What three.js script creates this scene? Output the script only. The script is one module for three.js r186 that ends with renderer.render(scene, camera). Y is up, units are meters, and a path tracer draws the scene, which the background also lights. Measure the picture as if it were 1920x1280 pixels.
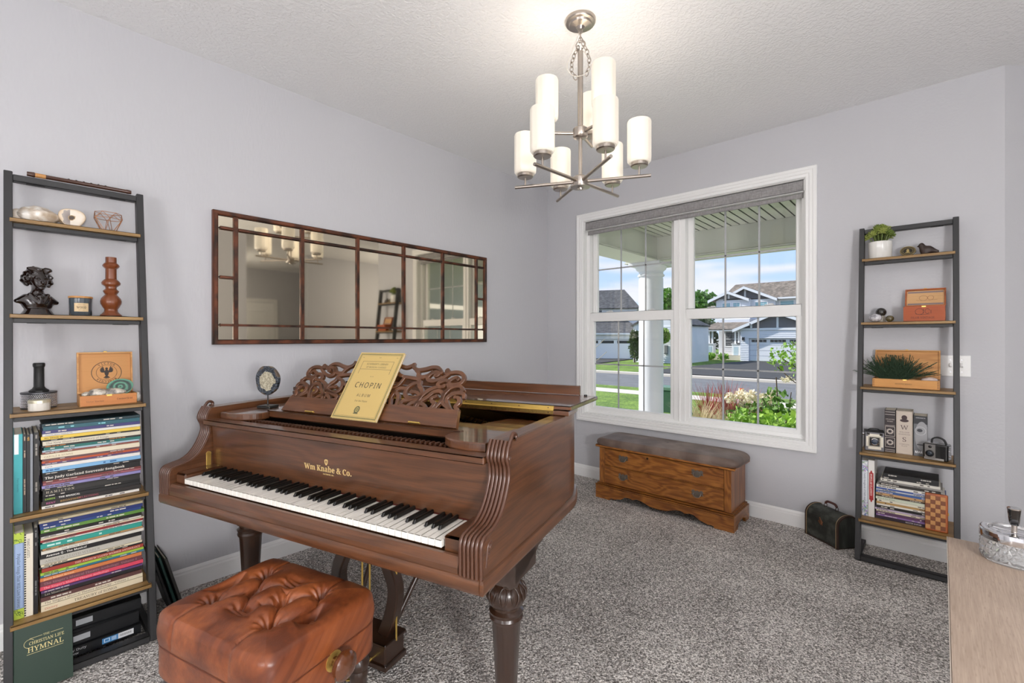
import * as THREE from 'three';
import { RoundedBoxGeometry } from 'three/addons/geometries/RoundedBoxGeometry.js';
import { mergeGeometries, toCreasedNormals } from 'three/addons/utils/BufferGeometryUtils.js';
import { MarchingCubes } from 'three/addons/objects/MarchingCubes.js';
import { TextGeometry } from 'three/addons/geometries/TextGeometry.js';
import { FontLoader } from 'three/addons/loaders/FontLoader.js';
import { RectAreaLightUniformsLib } from 'three/addons/lights/RectAreaLightUniformsLib.js';

RectAreaLightUniformsLib.init();
const PI = Math.PI, scene = new THREE.Scene();

// ---------- camera (level, focal length 869 px of 1920, horizon slightly above the middle) ----------
const F_PX = 869;
const camera = new THREE.PerspectiveCamera(2 * Math.atan(640 / F_PX) * 180 / PI, 1.5, 0.05, 400);
camera.position.set(0, 1.28, 0);
camera.rotation.y = 42.382 * PI / 180;
camera.setViewOffset(1920, 1280, 0, 7, 1920, 1280);
scene.add(camera);

// ---------- renderer and exposure ----------
const renderer = new THREE.WebGLRenderer({ antialias: true });
renderer.toneMapping = THREE.LinearToneMapping;
renderer.toneMappingExposure = 1.0;
renderer.shadowMap.enabled = true;
renderer.shadowMap.type = THREE.PCFSoftShadowMap;

// ---------- noise ----------
function rng(seed) { let a = seed >>> 0; return () => { a = (a + 0x6D2B79F5) | 0; let t = Math.imul(a ^ (a >>> 15), 1 | a); t = (t + Math.imul(t ^ (t >>> 7), 61 | t)) ^ t; return ((t ^ (t >>> 14)) >>> 0) / 4294967296; }; }
function hash(x, y, s) { let h = (x * 374761393 + y * 668265263 + s * 1442695041) | 0; h = Math.imul(h ^ (h >>> 13), 1274126177); return ((h ^ (h >>> 16)) >>> 0) / 4294967296; }
const md = (a, b) => ((a % b) + b) % b, sm = t => t * t * (3 - 2 * t), mix = (a, b, t) => a + (b - a) * t, clamp = (v, a = 0, b = 1) => Math.min(b, Math.max(a, v));
function vn(x, y, px, py, s) {   // value noise that repeats after px, py cells
  const i = Math.floor(x), j = Math.floor(y), u = sm(x - i), v = sm(y - j), h = (a, b) => hash(md(a, px), md(b, py), s);
  return mix(mix(h(i, j), h(i + 1, j), u), mix(h(i, j + 1), h(i + 1, j + 1), u), v);
}
function fbm(x, y, px, py, s, n = 4) { let a = 0, w = .5, t = 0; for (let k = 0; k < n; k++) { a += w * vn(x, y, px, py, s + k * 17); t += w; x *= 2; y *= 2; px *= 2; py *= 2; w *= .5; } return a / t; }
const hex = h => [(h >> 16 & 255) / 255, (h >> 8 & 255) / 255, (h & 255) / 255];
const mixc = (a, b, t) => [mix(a[0], b[0], t), mix(a[1], b[1], t), mix(a[2], b[2], t)];
function dtex(w, h, fn, rx = 1, ry = 1, srgb = true) {   // fn(x, y) in 0..1 -> grey or [r, g, b]; rx, ry repeats per metre of uv
  const d = new Uint8Array(w * h * 4);
  for (let y = 0; y < h; y++) for (let x = 0; x < w; x++) {
    const c = fn(x / w, y / h), k = (y * w + x) * 4, a = Array.isArray(c) ? c : [c, c, c];
    for (let m = 0; m < 3; m++) d[k + m] = clamp(a[m]) * 255; d[k + 3] = 255;
  }
  const t = new THREE.DataTexture(d, w, h, THREE.RGBAFormat); t.wrapS = t.wrapT = THREE.RepeatWrapping; t.magFilter = THREE.LinearFilter; t.minFilter = THREE.LinearMipmapLinearFilter; t.generateMipmaps = true;
  if (srgb) t.colorSpace = THREE.SRGBColorSpace; t.repeat.set(rx, ry); t.needsUpdate = true; return t;
}

// ---------- sky: blue air and fair-weather clouds, alike all round ----------
{
  const W = 1024, H = 512, d = new Float32Array(W * H * 4);
  for (let y = 0; y < H; y++) for (let x = 0; x < W; x++) {
    const el = (y + .5) / H * PI - PI / 2, s = Math.max(0, Math.sin(el)), k = (y * W + x) * 4;
    const air = mixc([.62, .78, .98], [.20, .42, .86], Math.pow(s, .5));
    const q = .35 + 2.2 * s, cl = fbm(x / W * 22, (y / H) * 20 / q, 22, 64, 5, 5);
    const c = sm(clamp((cl - .46) / .2)) * .75 * (el > 0 ? 1 : 0);
    const o = el < 0 ? [.42, .45, .46] : mixc(air, [.86, .84, .90], c);
    d[k] = o[0]; d[k + 1] = o[1]; d[k + 2] = o[2]; d[k + 3] = 1;
  }
  const t = new THREE.DataTexture(d, W, H, THREE.RGBAFormat, THREE.FloatType); t.mapping = THREE.EquirectangularReflectionMapping; t.magFilter = t.minFilter = THREE.LinearFilter; t.wrapS = THREE.RepeatWrapping; t.needsUpdate = true;
  scene.background = t; scene.backgroundIntensity = 1.2;
}
// ---------- sun: high on the left, just behind the plane of the window wall ----------
const sun = new THREE.DirectionalLight(new THREE.Color(1, .95, .87), 6.0);
sun.target.position.set(-8, 0, -26); sun.position.set(-8 - 40, 34, -26 + 14);
sun.castShadow = true; sun.shadow.mapSize.set(2048, 2048);
Object.assign(sun.shadow.camera, { left: -45, right: 45, top: 40, bottom: -40, near: 1, far: 140 });
scene.add(sun, sun.target);
// ---------- strength of the lamps: two globe floor lamps outside the frame, the hall lamp, each chandelier bulb ----------
const GLOBE_A = 3.8, GLOBE_B = 12.5, HALL_POWER = 1.7, CHANDELIER_EACH = .06;

// ---------- names, things, parts ----------
const taken = {};
const numbered = n => { const k = taken[n] = (taken[n] || 0) + 1; return k === 1 ? n : n + '_' + String(k - 1).padStart(3, '0'); };
function shadows(m) { m.castShadow = m.receiveShadow = true; return m; }
function thing(name, label, category, pos = [0, 0, 0], ry = 0, group) {
  const o = new THREE.Group(); o.name = numbered(name); o.position.set(...pos); o.rotation.y = ry; o.userData = { label, category }; if (group) o.userData.group = group; scene.add(o); return o;
}
function part(parent, name, geo, mat, label) { const m = shadows(new THREE.Mesh(geo, mat)); m.name = name; if (label) m.userData.label = label; parent.add(m); return m; }
function solo(name, label, category, geo, mat, pos = [0, 0, 0], ry = 0, group) {
  const m = shadows(new THREE.Mesh(geo, mat)); m.name = numbered(name); m.position.set(...pos); m.rotation.y = ry; m.userData = { label, category }; if (group) m.userData.group = group; scene.add(m); return m;
}
function struct(name, geo, mat, label) { const m = shadows(new THREE.Mesh(geo, mat)); m.name = numbered(name); m.userData = { kind: 'structure', label, category: name.split('_')[0] }; scene.add(m); return m; }
function structGroup(name, label, pos = [0, 0, 0], ry = 0) { const o = new THREE.Group(); o.name = numbered(name); o.position.set(...pos); o.rotation.y = ry; o.userData = { kind: 'structure', label, category: name.split('_')[0] }; scene.add(o); return o; }

// ---------- geometry helpers ----------
const V2 = (x, y) => new THREE.Vector2(x, y), V3 = (x, y, z) => new THREE.Vector3(x, y, z);
function flat(g) { g = g.index ? g.toNonIndexed() : g; for (const k of Object.keys(g.attributes)) if (!['position', 'normal', 'uv'].includes(k)) g.deleteAttribute(k); if (!g.attributes.normal) g.computeVertexNormals(); if (!g.attributes.uv) g.setAttribute('uv', new THREE.BufferAttribute(new Float32Array(g.attributes.position.count * 2), 2)); g.morphAttributes = {}; g.clearGroups(); return g; }
const merge = l => mergeGeometries(l.map(flat));
function tri(pos, uv) { const g = new THREE.BufferGeometry(); g.setAttribute('position', new THREE.Float32BufferAttribute(pos, 3)); if (uv) g.setAttribute('uv', new THREE.Float32BufferAttribute(uv, 2)); g.computeVertexNormals(); return g; }
function at(g, x = 0, y = 0, z = 0, rx = 0, ry = 0, rz = 0) { if (rx) g.rotateX(rx); if (ry) g.rotateY(ry); if (rz) g.rotateZ(rz); return g.translate(x, y, z); }
function uvBox(g, grain = 'x', ou = 0, ov = 0) {   // uv in metres, u along the grain
  g = flat(g); const p = g.attributes.position, n = g.attributes.normal, uv = g.attributes.uv, gi = 'xyz'.indexOf(grain);
  for (let i = 0; i < p.count; i += 3) {
    const m = [0, 0, 0]; for (let k = 0; k < 3; k++) { m[0] += n.getX(i + k); m[1] += n.getY(i + k); m[2] += n.getZ(i + k); }
    const a = m.map(Math.abs), d = a[0] >= a[1] && a[0] >= a[2] ? 0 : a[1] >= a[2] ? 1 : 2;
    const ax = [0, 1, 2].filter(k => k !== d), u = d === gi ? ax[0] : gi, v = ax.find(k => k !== u), sc = d === gi ? .3 : 1;
    for (let k = 0; k < 3; k++) { const q = [p.getX(i + k), p.getY(i + k), p.getZ(i + k)]; uv.setXY(i + k, q[u] * sc + ou, q[v] + ov); }
  }
  return g;
}
function cbox(w, h, d, c = .002, x = 0, y = 0, z = 0) {   // box with chamfered edges, 44 triangles
  const e = [w / 2, h / 2, d / 2]; c = Math.min(c, ...e.map(v => v * .49)); const pos = [];
  const P = (s, a) => e.map((v, k) => s[k] * (k === a ? v : v - c));
  const face = (...q) => { const n = V3(...q[1]).sub(V3(...q[0])).cross(V3(...q[2]).sub(V3(...q[0]))), m = V3(0, 0, 0); q.forEach(v => m.add(V3(...v))); if (n.dot(m) < 0) q.reverse(); for (let k = 1; k + 1 < q.length; k++) pos.push(...q[0], ...q[k], ...q[k + 1]); };
  for (let a = 0; a < 3; a++) {
    const [b, f] = [0, 1, 2].filter(k => k !== a), S = (sa, sb, sf) => { const s = []; s[a] = sa; s[b] = sb; s[f] = sf; return s; };
    for (const sa of [-1, 1]) { face(P(S(sa, -1, -1), a), P(S(sa, 1, -1), a), P(S(sa, 1, 1), a), P(S(sa, -1, 1), a)); for (const sb of [-1, 1]) if (c > 0) face(P(S(sa, sb, -1), a), P(S(sa, sb, 1), a), P(S(sa, sb, 1), b), P(S(sa, sb, -1), b)); }
  }
  if (c > 0) for (const sx of [-1, 1]) for (const sy of [-1, 1]) for (const sz of [-1, 1]) face(P([sx, sy, sz], 0), P([sx, sy, sz], 1), P([sx, sy, sz], 2));
  return tri(pos).translate(x, y, z);
}
const span = (x0, x1, y0, y1, z0, z1, c = .002) => cbox(Math.abs(x1 - x0), Math.abs(y1 - y0), Math.abs(z1 - z0), c, (x0 + x1) / 2, (y0 + y1) / 2, (z0 + z1) / 2);
const rbox = (w, h, d, r, x = 0, y = 0, z = 0, s = 3) => new RoundedBoxGeometry(w, h, d, s, r).translate(x, y, z);
const lathe = (pts, seg = 32) => new THREE.LatheGeometry(pts.map(p => V2(Math.max(p[0], 1e-4), p[1])), seg);
const creased = (g, a = .6) => toCreasedNormals(g.index ? g.toNonIndexed() : g, a);
const clathe = (pts, seg = 32) => creased(lathe(pts, seg), .7);
const cyl = (r0, r1, h, x = 0, y = 0, z = 0, s = 20) => new THREE.CylinderGeometry(r1, r0, h, s).translate(x, y, z);
const sph = (r, x = 0, y = 0, z = 0, a = 20, b = 14) => new THREE.SphereGeometry(r, a, b).translate(x, y, z);
const tube = (pts, r, n = 40, k = 8, closed = false) => new THREE.TubeGeometry(new THREE.CatmullRomCurve3(pts.map(p => V3(...p)), closed), n, r, k, closed);
function rod(a, b, r, k = 10) { const A = V3(...a), B = V3(...b), d = B.clone().sub(A), g = new THREE.CylinderGeometry(r, r, d.length(), k); g.applyQuaternion(new THREE.Quaternion().setFromUnitVectors(V3(0, 1, 0), d.normalize())); return g.translate((a[0] + b[0]) / 2, (a[1] + b[1]) / 2, (a[2] + b[2]) / 2); }
function shapeOf(pts, holes = []) { const s = new THREE.Shape(pts.map(p => V2(...p))); for (const h of holes) s.holes.push(new THREE.Path(h.map(p => V2(...p)))); return s; }
function ext(shape, depth, bevel = 0, seg = 2, curve = 12) { return new THREE.ExtrudeGeometry(shape, { depth: depth - 2 * bevel, bevelEnabled: bevel > 0, bevelSize: bevel, bevelOffset: -bevel, bevelThickness: bevel, bevelSegments: seg, curveSegments: curve }).translate(0, 0, bevel); }
function smooth(pts, n = 40, closed = false) { return new THREE.CatmullRomCurve3(pts.map(p => V3(p[0], p[1], 0)), closed, 'centripetal').getPoints(n).map(p => [p.x, p.y]); }
function ring(x0, x1, y0, y1, prof) {   // mitred frame in the xy plane round the opening; prof: [outward offset, z] pairs from the inside to the outside
  const pos = [], R = (o, z) => [[x0 - o, y0 - o, z], [x1 + o, y0 - o, z], [x1 + o, y1 + o, z], [x0 - o, y1 + o, z]];
  for (let i = 0; i + 1 < prof.length; i++) { const A = R(...prof[i]), B = R(...prof[i + 1]); for (let k = 0; k < 4; k++) { const l = (k + 1) % 4; pos.push(...A[k], ...B[k], ...B[l], ...A[k], ...B[l], ...A[l]); } }
  return tri(pos);
}
function loftRows(rows, close = false) {   // rows of equal length of [x, y, z]; smooth grid
  const n = rows.length, m = rows[0].length, g = new THREE.BufferGeometry(), pos = [], uv = [], idx = [];
  rows.forEach((r, i) => r.forEach((p, j) => { pos.push(...p); uv.push(p[0], p[2] + p[1]); }));
  for (let i = 0; i + 1 < n; i++) for (let j = 0; j < (close ? m : m - 1); j++) { const a = i * m + j, b = i * m + (j + 1) % m, c = a + m, d = b + m; idx.push(a, b, c, b, d, c); }
  g.setAttribute('position', new THREE.Float32BufferAttribute(pos, 3)); g.setAttribute('uv', new THREE.Float32BufferAttribute(uv, 2)); g.setIndex(idx); g.computeVertexNormals(); return g;
}
function cushion(hw, hd, r, rings, nAng, topY, fn) {   // pillow: rounded rectangle, rings from the centre over the edge and down; fn(x, z, s) -> extra height; rings: [scale, drop, outset]
  const rows = rings.map(([s, drop, out]) => { const row = []; for (let k = 0; k < nAng; k++) {
    const t = k / nAng * 2 * PI, c = Math.cos(t), q = Math.sin(t), e = 2 / 9, X = Math.sign(c) * Math.pow(Math.abs(c), e), Z = Math.sign(q) * Math.pow(Math.abs(q), e);
    const x = X * (hw * s + out), z = Z * (hd * s + out); row.push([x, topY - drop + fn(x, z, s, drop), z]); } return row.reverse(); });
  return loftRows(rows, true);
}
function strokeShape(pts, width, n = 28) {   // flat ribbon along a curve, tapering ends; width(t)
  const c = smooth(pts, n), L = [], R = [];
  for (let i = 0; i <= n; i++) { const a = c[Math.max(0, i - 1)], b = c[Math.min(n, i + 1)], dx = b[0] - a[0], dy = b[1] - a[1], l = Math.hypot(dx, dy) || 1, w = width(i / n) / 2; L.push([c[i][0] - dy / l * w, c[i][1] + dx / l * w]); R.push([c[i][0] + dy / l * w, c[i][1] - dx / l * w]); }
  return shapeOf([...L, ...R.reverse()]);
}
function sdfMesh(fn, size, n = 48, mat) {   // closed surface of a distance field in the cube [-size, size]
  const mc = new MarchingCubes(n, mat || new THREE.MeshStandardMaterial(), false, false, 120000); mc.isolation = 0;
  for (let k = 0; k < n; k++) for (let j = 0; j < n; j++) for (let i = 0; i < n; i++) { const q = v => (v - n / 2) / (n / 2) * size; mc.field[i + j * n + k * n * n] = -fn(q(i), q(j), q(k)); }
  mc.update(); const g = new THREE.BufferGeometry();
  g.setAttribute('position', new THREE.BufferAttribute(mc.positionArray.slice(0, mc.count * 3), 3)); g.setAttribute('normal', new THREE.BufferAttribute(mc.normalArray.slice(0, mc.count * 3), 3)); g.scale(size, size, size);
  return flat(g);
}
const smin = (a, b, k) => { const h = clamp(.5 + .5 * (b - a) / k); return mix(b, a, h) - k * h * (1 - h); };
const ell = (x, y, z, cx, cy, cz, rx, ry, rz) => (Math.hypot((x - cx) / rx, (y - cy) / ry, (z - cz) / rz) - 1) * Math.min(rx, ry, rz);
function cap(x, y, z, a, b, ra, rb) { const bx = b[0] - a[0], by = b[1] - a[1], bz = b[2] - a[2], t = clamp(((x - a[0]) * bx + (y - a[1]) * by + (z - a[2]) * bz) / (bx * bx + by * by + bz * bz)); return Math.hypot(x - a[0] - bx * t, y - a[1] - by * t, z - a[2] - bz * t) - mix(ra, rb, t); }
function rock(r, sx, sy, sz, seed, rough = .25, detail = 3) { const g = new THREE.IcosahedronGeometry(r, detail), p = g.attributes.position; for (let i = 0; i < p.count; i++) { const x = p.getX(i) / r, y = p.getY(i) / r, z = p.getZ(i) / r, k = 1 + rough * (fbm(x * 2 + 9 + z, y * 2 + 9 - z * .7, 99, 99, seed, 4) - .5) * 2; p.setXYZ(i, x * r * k * sx, y * r * k * sy, z * r * k * sz); } g.computeVertexNormals(); return creased(g, .5); }

// ---------- materials ----------
const M = (color, roughness = .6, o = {}) => new THREE.MeshStandardMaterial({ color, roughness, ...o });
const MP = (color, roughness, o) => new THREE.MeshPhysicalMaterial({ color, roughness, ...o });
function woodTex(dark, lite, seed, o = {}) {
  const { w = 1024, h = 512, lines = 26, wave = .35, pores = .35, rx = 1, ry = 2, contrast = 1, rings = .42 } = o, D = hex(dark), L = hex(lite);
  return dtex(w, h, (x, y) => {
    const warp = fbm(x * 3, y * 3, 3, 3, seed, 3), v = y * lines + (warp - .5) * lines * wave, r = .5 + .5 * Math.sin(v * 2 * PI / 3 + fbm(x * 4, y * 40, 4, 40, seed + 3, 2) * 5);
    const fine = fbm(x * 10, y * 220, 10, 220, seed + 7, 2), big = fbm(x * 2, y * 6, 2, 6, seed + 9, 3);
    let t = clamp(.5 + contrast * (rings * (r - .5) + .5 * (fine - .5) + .55 * (big - .5)));
    const p = fbm(x * 24, y * 300, 24, 300, seed + 13, 1); if (p > .72) t *= 1 - pores * (p - .72) / .28;
    return mixc(D, L, t);
  }, rx, ry);
}
// ---------- surfaces ----------
const T = {};
T.carpet = dtex(2048, 2048, (x, y) => {
  const a = vn(x * 620, y * 620, 620, 620, 3), b = vn(x * 330 + y * 40, y * 330, 330, 330, 11), c = fbm(x * 7, y * 7, 7, 7, 23, 3), e = vn(x * 900, y * 900, 900, 900, 31);
  const t = clamp((a - .5) * .95 + (b - .5) * .75 + (e - .5) * .5 + .53 + (c - .5) * .3);
  return mixc([.36, .34, .325], [1, .98, .96], t);
}, .55, .55);
T.carpetB = dtex(1024, 1024, (x, y) => clamp(.5 + (vn(x * 310, y * 310, 310, 310, 3) - .5) * .9 + (fbm(x * 5, y * 5, 5, 5, 41, 3) - .5) * .4), .55, .55, false);
T.ceilB = dtex(512, 512, (x, y) => sm(clamp((fbm(x * 90, y * 90, 90, 90, 2, 3) - .36) / .28)), 1.2, 1.2, false);
T.wallB = dtex(256, 256, (x, y) => fbm(x * 60, y * 60, 60, 60, 8, 2), 2, 2, false);
T.leatherB = dtex(512, 512, (x, y) => { const n = fbm(x * 70, y * 70, 70, 70, 5, 3); return .5 + .5 * Math.abs(n - .5) * 2 - .2 * fbm(x * 8, y * 8, 8, 8, 15, 2); }, 3, 3, false);
T.leatherC = dtex(512, 512, (x, y) => { const n = fbm(x * 5, y * 5, 5, 5, 6, 4), m = fbm(x * 40, y * 40, 40, 40, 16, 2); return mixc(hex(0x643019), hex(0xa25a31), clamp((n - .5) * 1.6 + (m - .5) * .5 + .5)); }, 2, 2);
T.suede = dtex(512, 256, (x, y) => { const n = fbm(x * 9, y * 5, 9, 5, 36, 4); return mixc(hex(0x64534a), hex(0x85746a), clamp((n - .5) * 2.2 + .45)); }, 1, 2);
T.walnut = woodTex(0x3f2411, 0x764829, 4, { lines: 34, wave: .22, contrast: .7 });
T.oak = woodTex(0x6e3b12, 0xb37432, 31, { lines: 20, wave: 1.1, pores: .75, contrast: 1.35 });
T.shelf = woodTex(0x7b5c32, 0xb49058, 51, { lines: 16, wave: .3 });
T.table = woodTex(0x8d7a6a, 0xb8a595, 61, { lines: 60, wave: .05, pores: .7, rx: 2.5, ry: 3, contrast: 1.1, rings: .07 });
T.cedar = woodTex(0xb0763f, 0xdba766, 71, { lines: 14, wave: .3, rx: 2, ry: 4 });
T.cigar = woodTex(0x8e3f14, 0xc56a2b, 81, { lines: 14, wave: .3, rx: 2, ry: 4 });
T.bronze = dtex(256, 256, (x, y) => mixc(hex(0x2a1a12), hex(0x6e3c24), clamp((fbm(x * 8, y * 8, 8, 8, 91, 4) - .5) * 2.4 + .55)), 2, 2);
T.shingle = dtex(512, 512, (x, y) => { const r = Math.floor(y * 24), c = Math.floor(x * 16 + (r % 2) * .5 + hash(r, 1, 4)); return mixc([.40, .40, .40], [.64, .64, .64], hash(md(c, 16), r, 77) * .7 + fbm(x * 60, y * 60, 60, 60, 5, 2) * .4); }, .25, .25);
T.lawn = dtex(512, 512, (x, y) => mixc([.28, .39, .11], [.56, .66, .26], clamp((fbm(x * 90, y * 60, 90, 60, 12, 2) - .5) * 1.6 + (fbm(x * 6, y * 6, 6, 6, 13, 3) - .5) + .5)), .3, .3);
T.asphalt = dtex(256, 256, (x, y) => .44 + .14 * (fbm(x * 80, y * 80, 80, 80, 14, 2) - .5) + .06 * (fbm(x * 4, y * 4, 4, 4, 19, 2) - .5), .5, .5);
T.fabric = dtex(256, 256, (x, y) => .62 + .14 * (fbm(x * 120, y * 16, 120, 16, 25, 2) - .5) + .16 * (fbm(x * 10, y * 120, 10, 120, 27, 2) - .5), 3, 3);

const mt = {
  wall: M(0xc9c9cd, .85, { bumpMap: T.wallB, bumpScale: .0006 }), ceiling: M(0xeeeeef, .95, { bumpMap: T.ceilB, bumpScale: .0011 }),
  trim: M(0xf6f6f5, .38), carpet: M(0xffffff, 1, { map: T.carpet, bumpMap: T.carpetB, bumpScale: .006 }),
  walnut: MP(0xffffff, .42, { map: T.walnut, clearcoat: .55, clearcoatRoughness: .1 }), walnutGloss: MP(0xffffff, .3, { map: T.walnut, clearcoat: 1, clearcoatRoughness: .03 }),
  carved: MP(0x4e2d1b, .38, { clearcoat: .5, clearcoatRoughness: .2 }), legWood: MP(0x331f13, .32, { clearcoat: .6, clearcoatRoughness: .15 }),
  ivory: M(0xf3efe6, .28), ebony: M(0x14120f, .3), brass: M(0xe3c069, .3, { metalness: .8 }), gold: M(0xd8b268, .4, { metalness: .8 }),
  nickel: M(0xb5aca3, .3, { metalness: 1 }), chrome: M(0xe2e2e4, .08, { metalness: 1 }), black: M(0x141414, .5), blackGloss: MP(0x0c0b0b, .15, { clearcoat: 1 }),
  frame: M(0x303031, .5), shelf: M(0xffffff, .45, { map: T.shelf }), shelfUnder: M(0x55524e, .6), oak: MP(0xffffff, .4, { map: T.oak, clearcoat: .35, clearcoatRoughness: .3 }),
  table: M(0xffffff, .45, { map: T.table }), tableEdge: M(0xd9cdbf, .5), leather: MP(0xffffff, .36, { map: T.leatherC, bumpMap: T.leatherB, bumpScale: .0006, clearcoat: .25, clearcoatRoughness: .35 }),
  suede: M(0xffffff, .55, { map: T.suede, bumpMap: T.leatherB, bumpScale: .0008 }), cedar: M(0xffffff, .5, { map: T.cedar }), cigar: MP(0xffffff, .4, { map: T.cigar, clearcoat: .3 }),
  bronze: M(0xffffff, .5, { map: T.bronze, metalness: .25 }), glass: MP(0xffffff, .01, { transmission: 1, thickness: 0, ior: 1.5, side: THREE.DoubleSide }),
  mirror: M(0xe6dcc6, .035, { metalness: 1 }), paper: M(0xe9e2d2, .8), pull: M(0x8f877e, .38, { metalness: .9 }),
  white: M(0xe9ebee, .7), siding: M(0xdfe2e8, .7), muntin: M(0xb4b6b8, .5), shingle: M(0xe2d0bd, .9, { map: T.shingle }), shingleGrey: M(0x9b9b9d, .9, { map: T.shingle }), greySiding: M(0x6f6e72, .8),
  lawn: M(0xffffff, 1, { map: T.lawn }), asphalt: M(0xffffff, .9, { map: T.asphalt }), drive: M(0x9a9896, .9, { map: T.asphalt }), concrete: M(0xcfc6b8, .9), porch: M(0xdfe0d6, .7),
  teal: MP(0x6fa7b0, .1, { clearcoat: 1 }), darkGlass: M(0x2a2f33, .12), bark: M(0x5a4a3c, .9)
};
const leafM = (c, t = .35) => MP(c, .75, { transmission: t, thickness: 0, side: THREE.DoubleSide });

// ---------- room shell ----------
const XL = -2.83, ZW = -3.627, HC = 2.745;
struct('floor', uvBox(merge([span(-2.98, 5.15, -.1, 0, -3.777, 2.35, 0), span(.32, 5.15, -.1, 0, -7.15, -3.777, 0)]), 'x'), mt.carpet, 'speckled grey and taupe cut-pile carpet');
struct('ceiling', uvBox(merge([span(-2.98, 5.15, HC, HC + .12, -3.777, 2.35, 0), span(.32, 5.15, HC, HC + .12, -7.15, -3.777, 0)]), 'x'), mt.ceiling, 'white ceiling with knockdown texture');
struct('wall_left', uvBox(span(XL - .15, XL, 0, HC, ZW - .15, 2.35, 0)), mt.wall, 'light grey painted wall behind piano and long mirror');
struct('wall_window', uvBox(ext(shapeOf([[XL, 0], [.278, 0], [.278, HC], [XL, HC]], [[[-2.407, .585], [-.643, .585], [-.643, 2.353], [-2.407, 2.353]]]), .15).translate(0, 0, ZW - .15)), mt.wall, 'light grey painted wall with the double window');
{
  const g = uvBox(span(0, 1.62, 0, HC, -.15, 0, 0)); g.rotateY(PI / 4); g.translate(.278, 0, ZW);
  struct('wall_angled', g, mt.wall, 'light grey wall turning away at an angle on the far right');
  const w = (n, l, ...a) => struct(n, uvBox(span(...a, 0)), mt.wall, l);
  w('wall_right', 'light grey wall right of the camera beside the table', 1.5, 1.62, 0, HC, -2.287, 2.35);
  w('wall_back', 'light grey wall behind the camera', XL, 1.5, 0, HC, 2.2, 2.35);
  w('wall_hall', 'grey hall wall seen only in the mirror', 2.6, 2.72, 0, HC, -7, -3.63);
  w('wall_far', 'grey far hall wall with a white door seen in the mirror', 5, 5.15, 0, HC, -7, -2.1);
  w('wall_passage', 'grey passage wall behind the right wall', 1.62, 5, 0, HC, -2.287, -2.167);
  w('wall_entry', 'grey entry wall beyond the angled wall', 1.42, 5.15, 0, HC, -7.15, -7);
  w('wall_foyer', 'grey foyer wall next to the angled wall', 1.3, 1.42, 0, HC, -7, -4.75);
}
function baseboard(name, len, label) {   // runs along +x, wall at z = 0
  const p = [[0, 0], [.016, 0], [.016, .078], [.013, .086], [.013, .093], [.008, .101], [.004, .105], [0, .105]];
  return struct(name, ext(shapeOf(p.map(q => [q[0], q[1]])), len).rotateY(-PI / 2).translate(len, 0, 0), mt.trim, label);
}
{
  const b1 = baseboard('baseboard_left', 5.9, 'white baseboard along the left wall'); b1.rotation.y = PI / 2; b1.position.set(XL, 0, 2.2);
  const b2 = baseboard('baseboard_window', 3.1, 'white baseboard under the window'); b2.position.set(XL, 0, ZW);
  const b3 = baseboard('baseboard_angled', 1.6, 'white baseboard on the angled wall'); b3.rotation.y = PI / 4; b3.position.set(.278, 0, ZW);
}
{ // white hall door, seen in the mirror
  const d = structGroup('door_1', 'white panelled hall door seen in the mirror', [5, 0, -3.55], -PI / 2);
  part(d, 'door_leaf', span(-.4, .4, .01, 2.03, .0, .03), mt.trim); part(d, 'casing', ring(-.41, .41, -.09, 2.04, [[0, 0], [0, .02], [.06, .025], [.07, 0]]), mt.trim);
  for (const [a, b] of [[.2, .95], [1.1, 1.85]]) part(d, 'door_panel', ring(-.24, .24, a, b, [[-.02, .036], [0, .042], [.03, .03]]), mt.trim);
  part(d, 'door_handle', merge([cyl(.025, .025, .01, 0, 0, 0).rotateX(PI / 2).translate(.33, 1, .036), rod([.33, 1, .04], [.33, 1, .07], .008), rod([.33, 1, .07], [.23, 1, .07], .008)]), mt.nickel);
}
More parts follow.
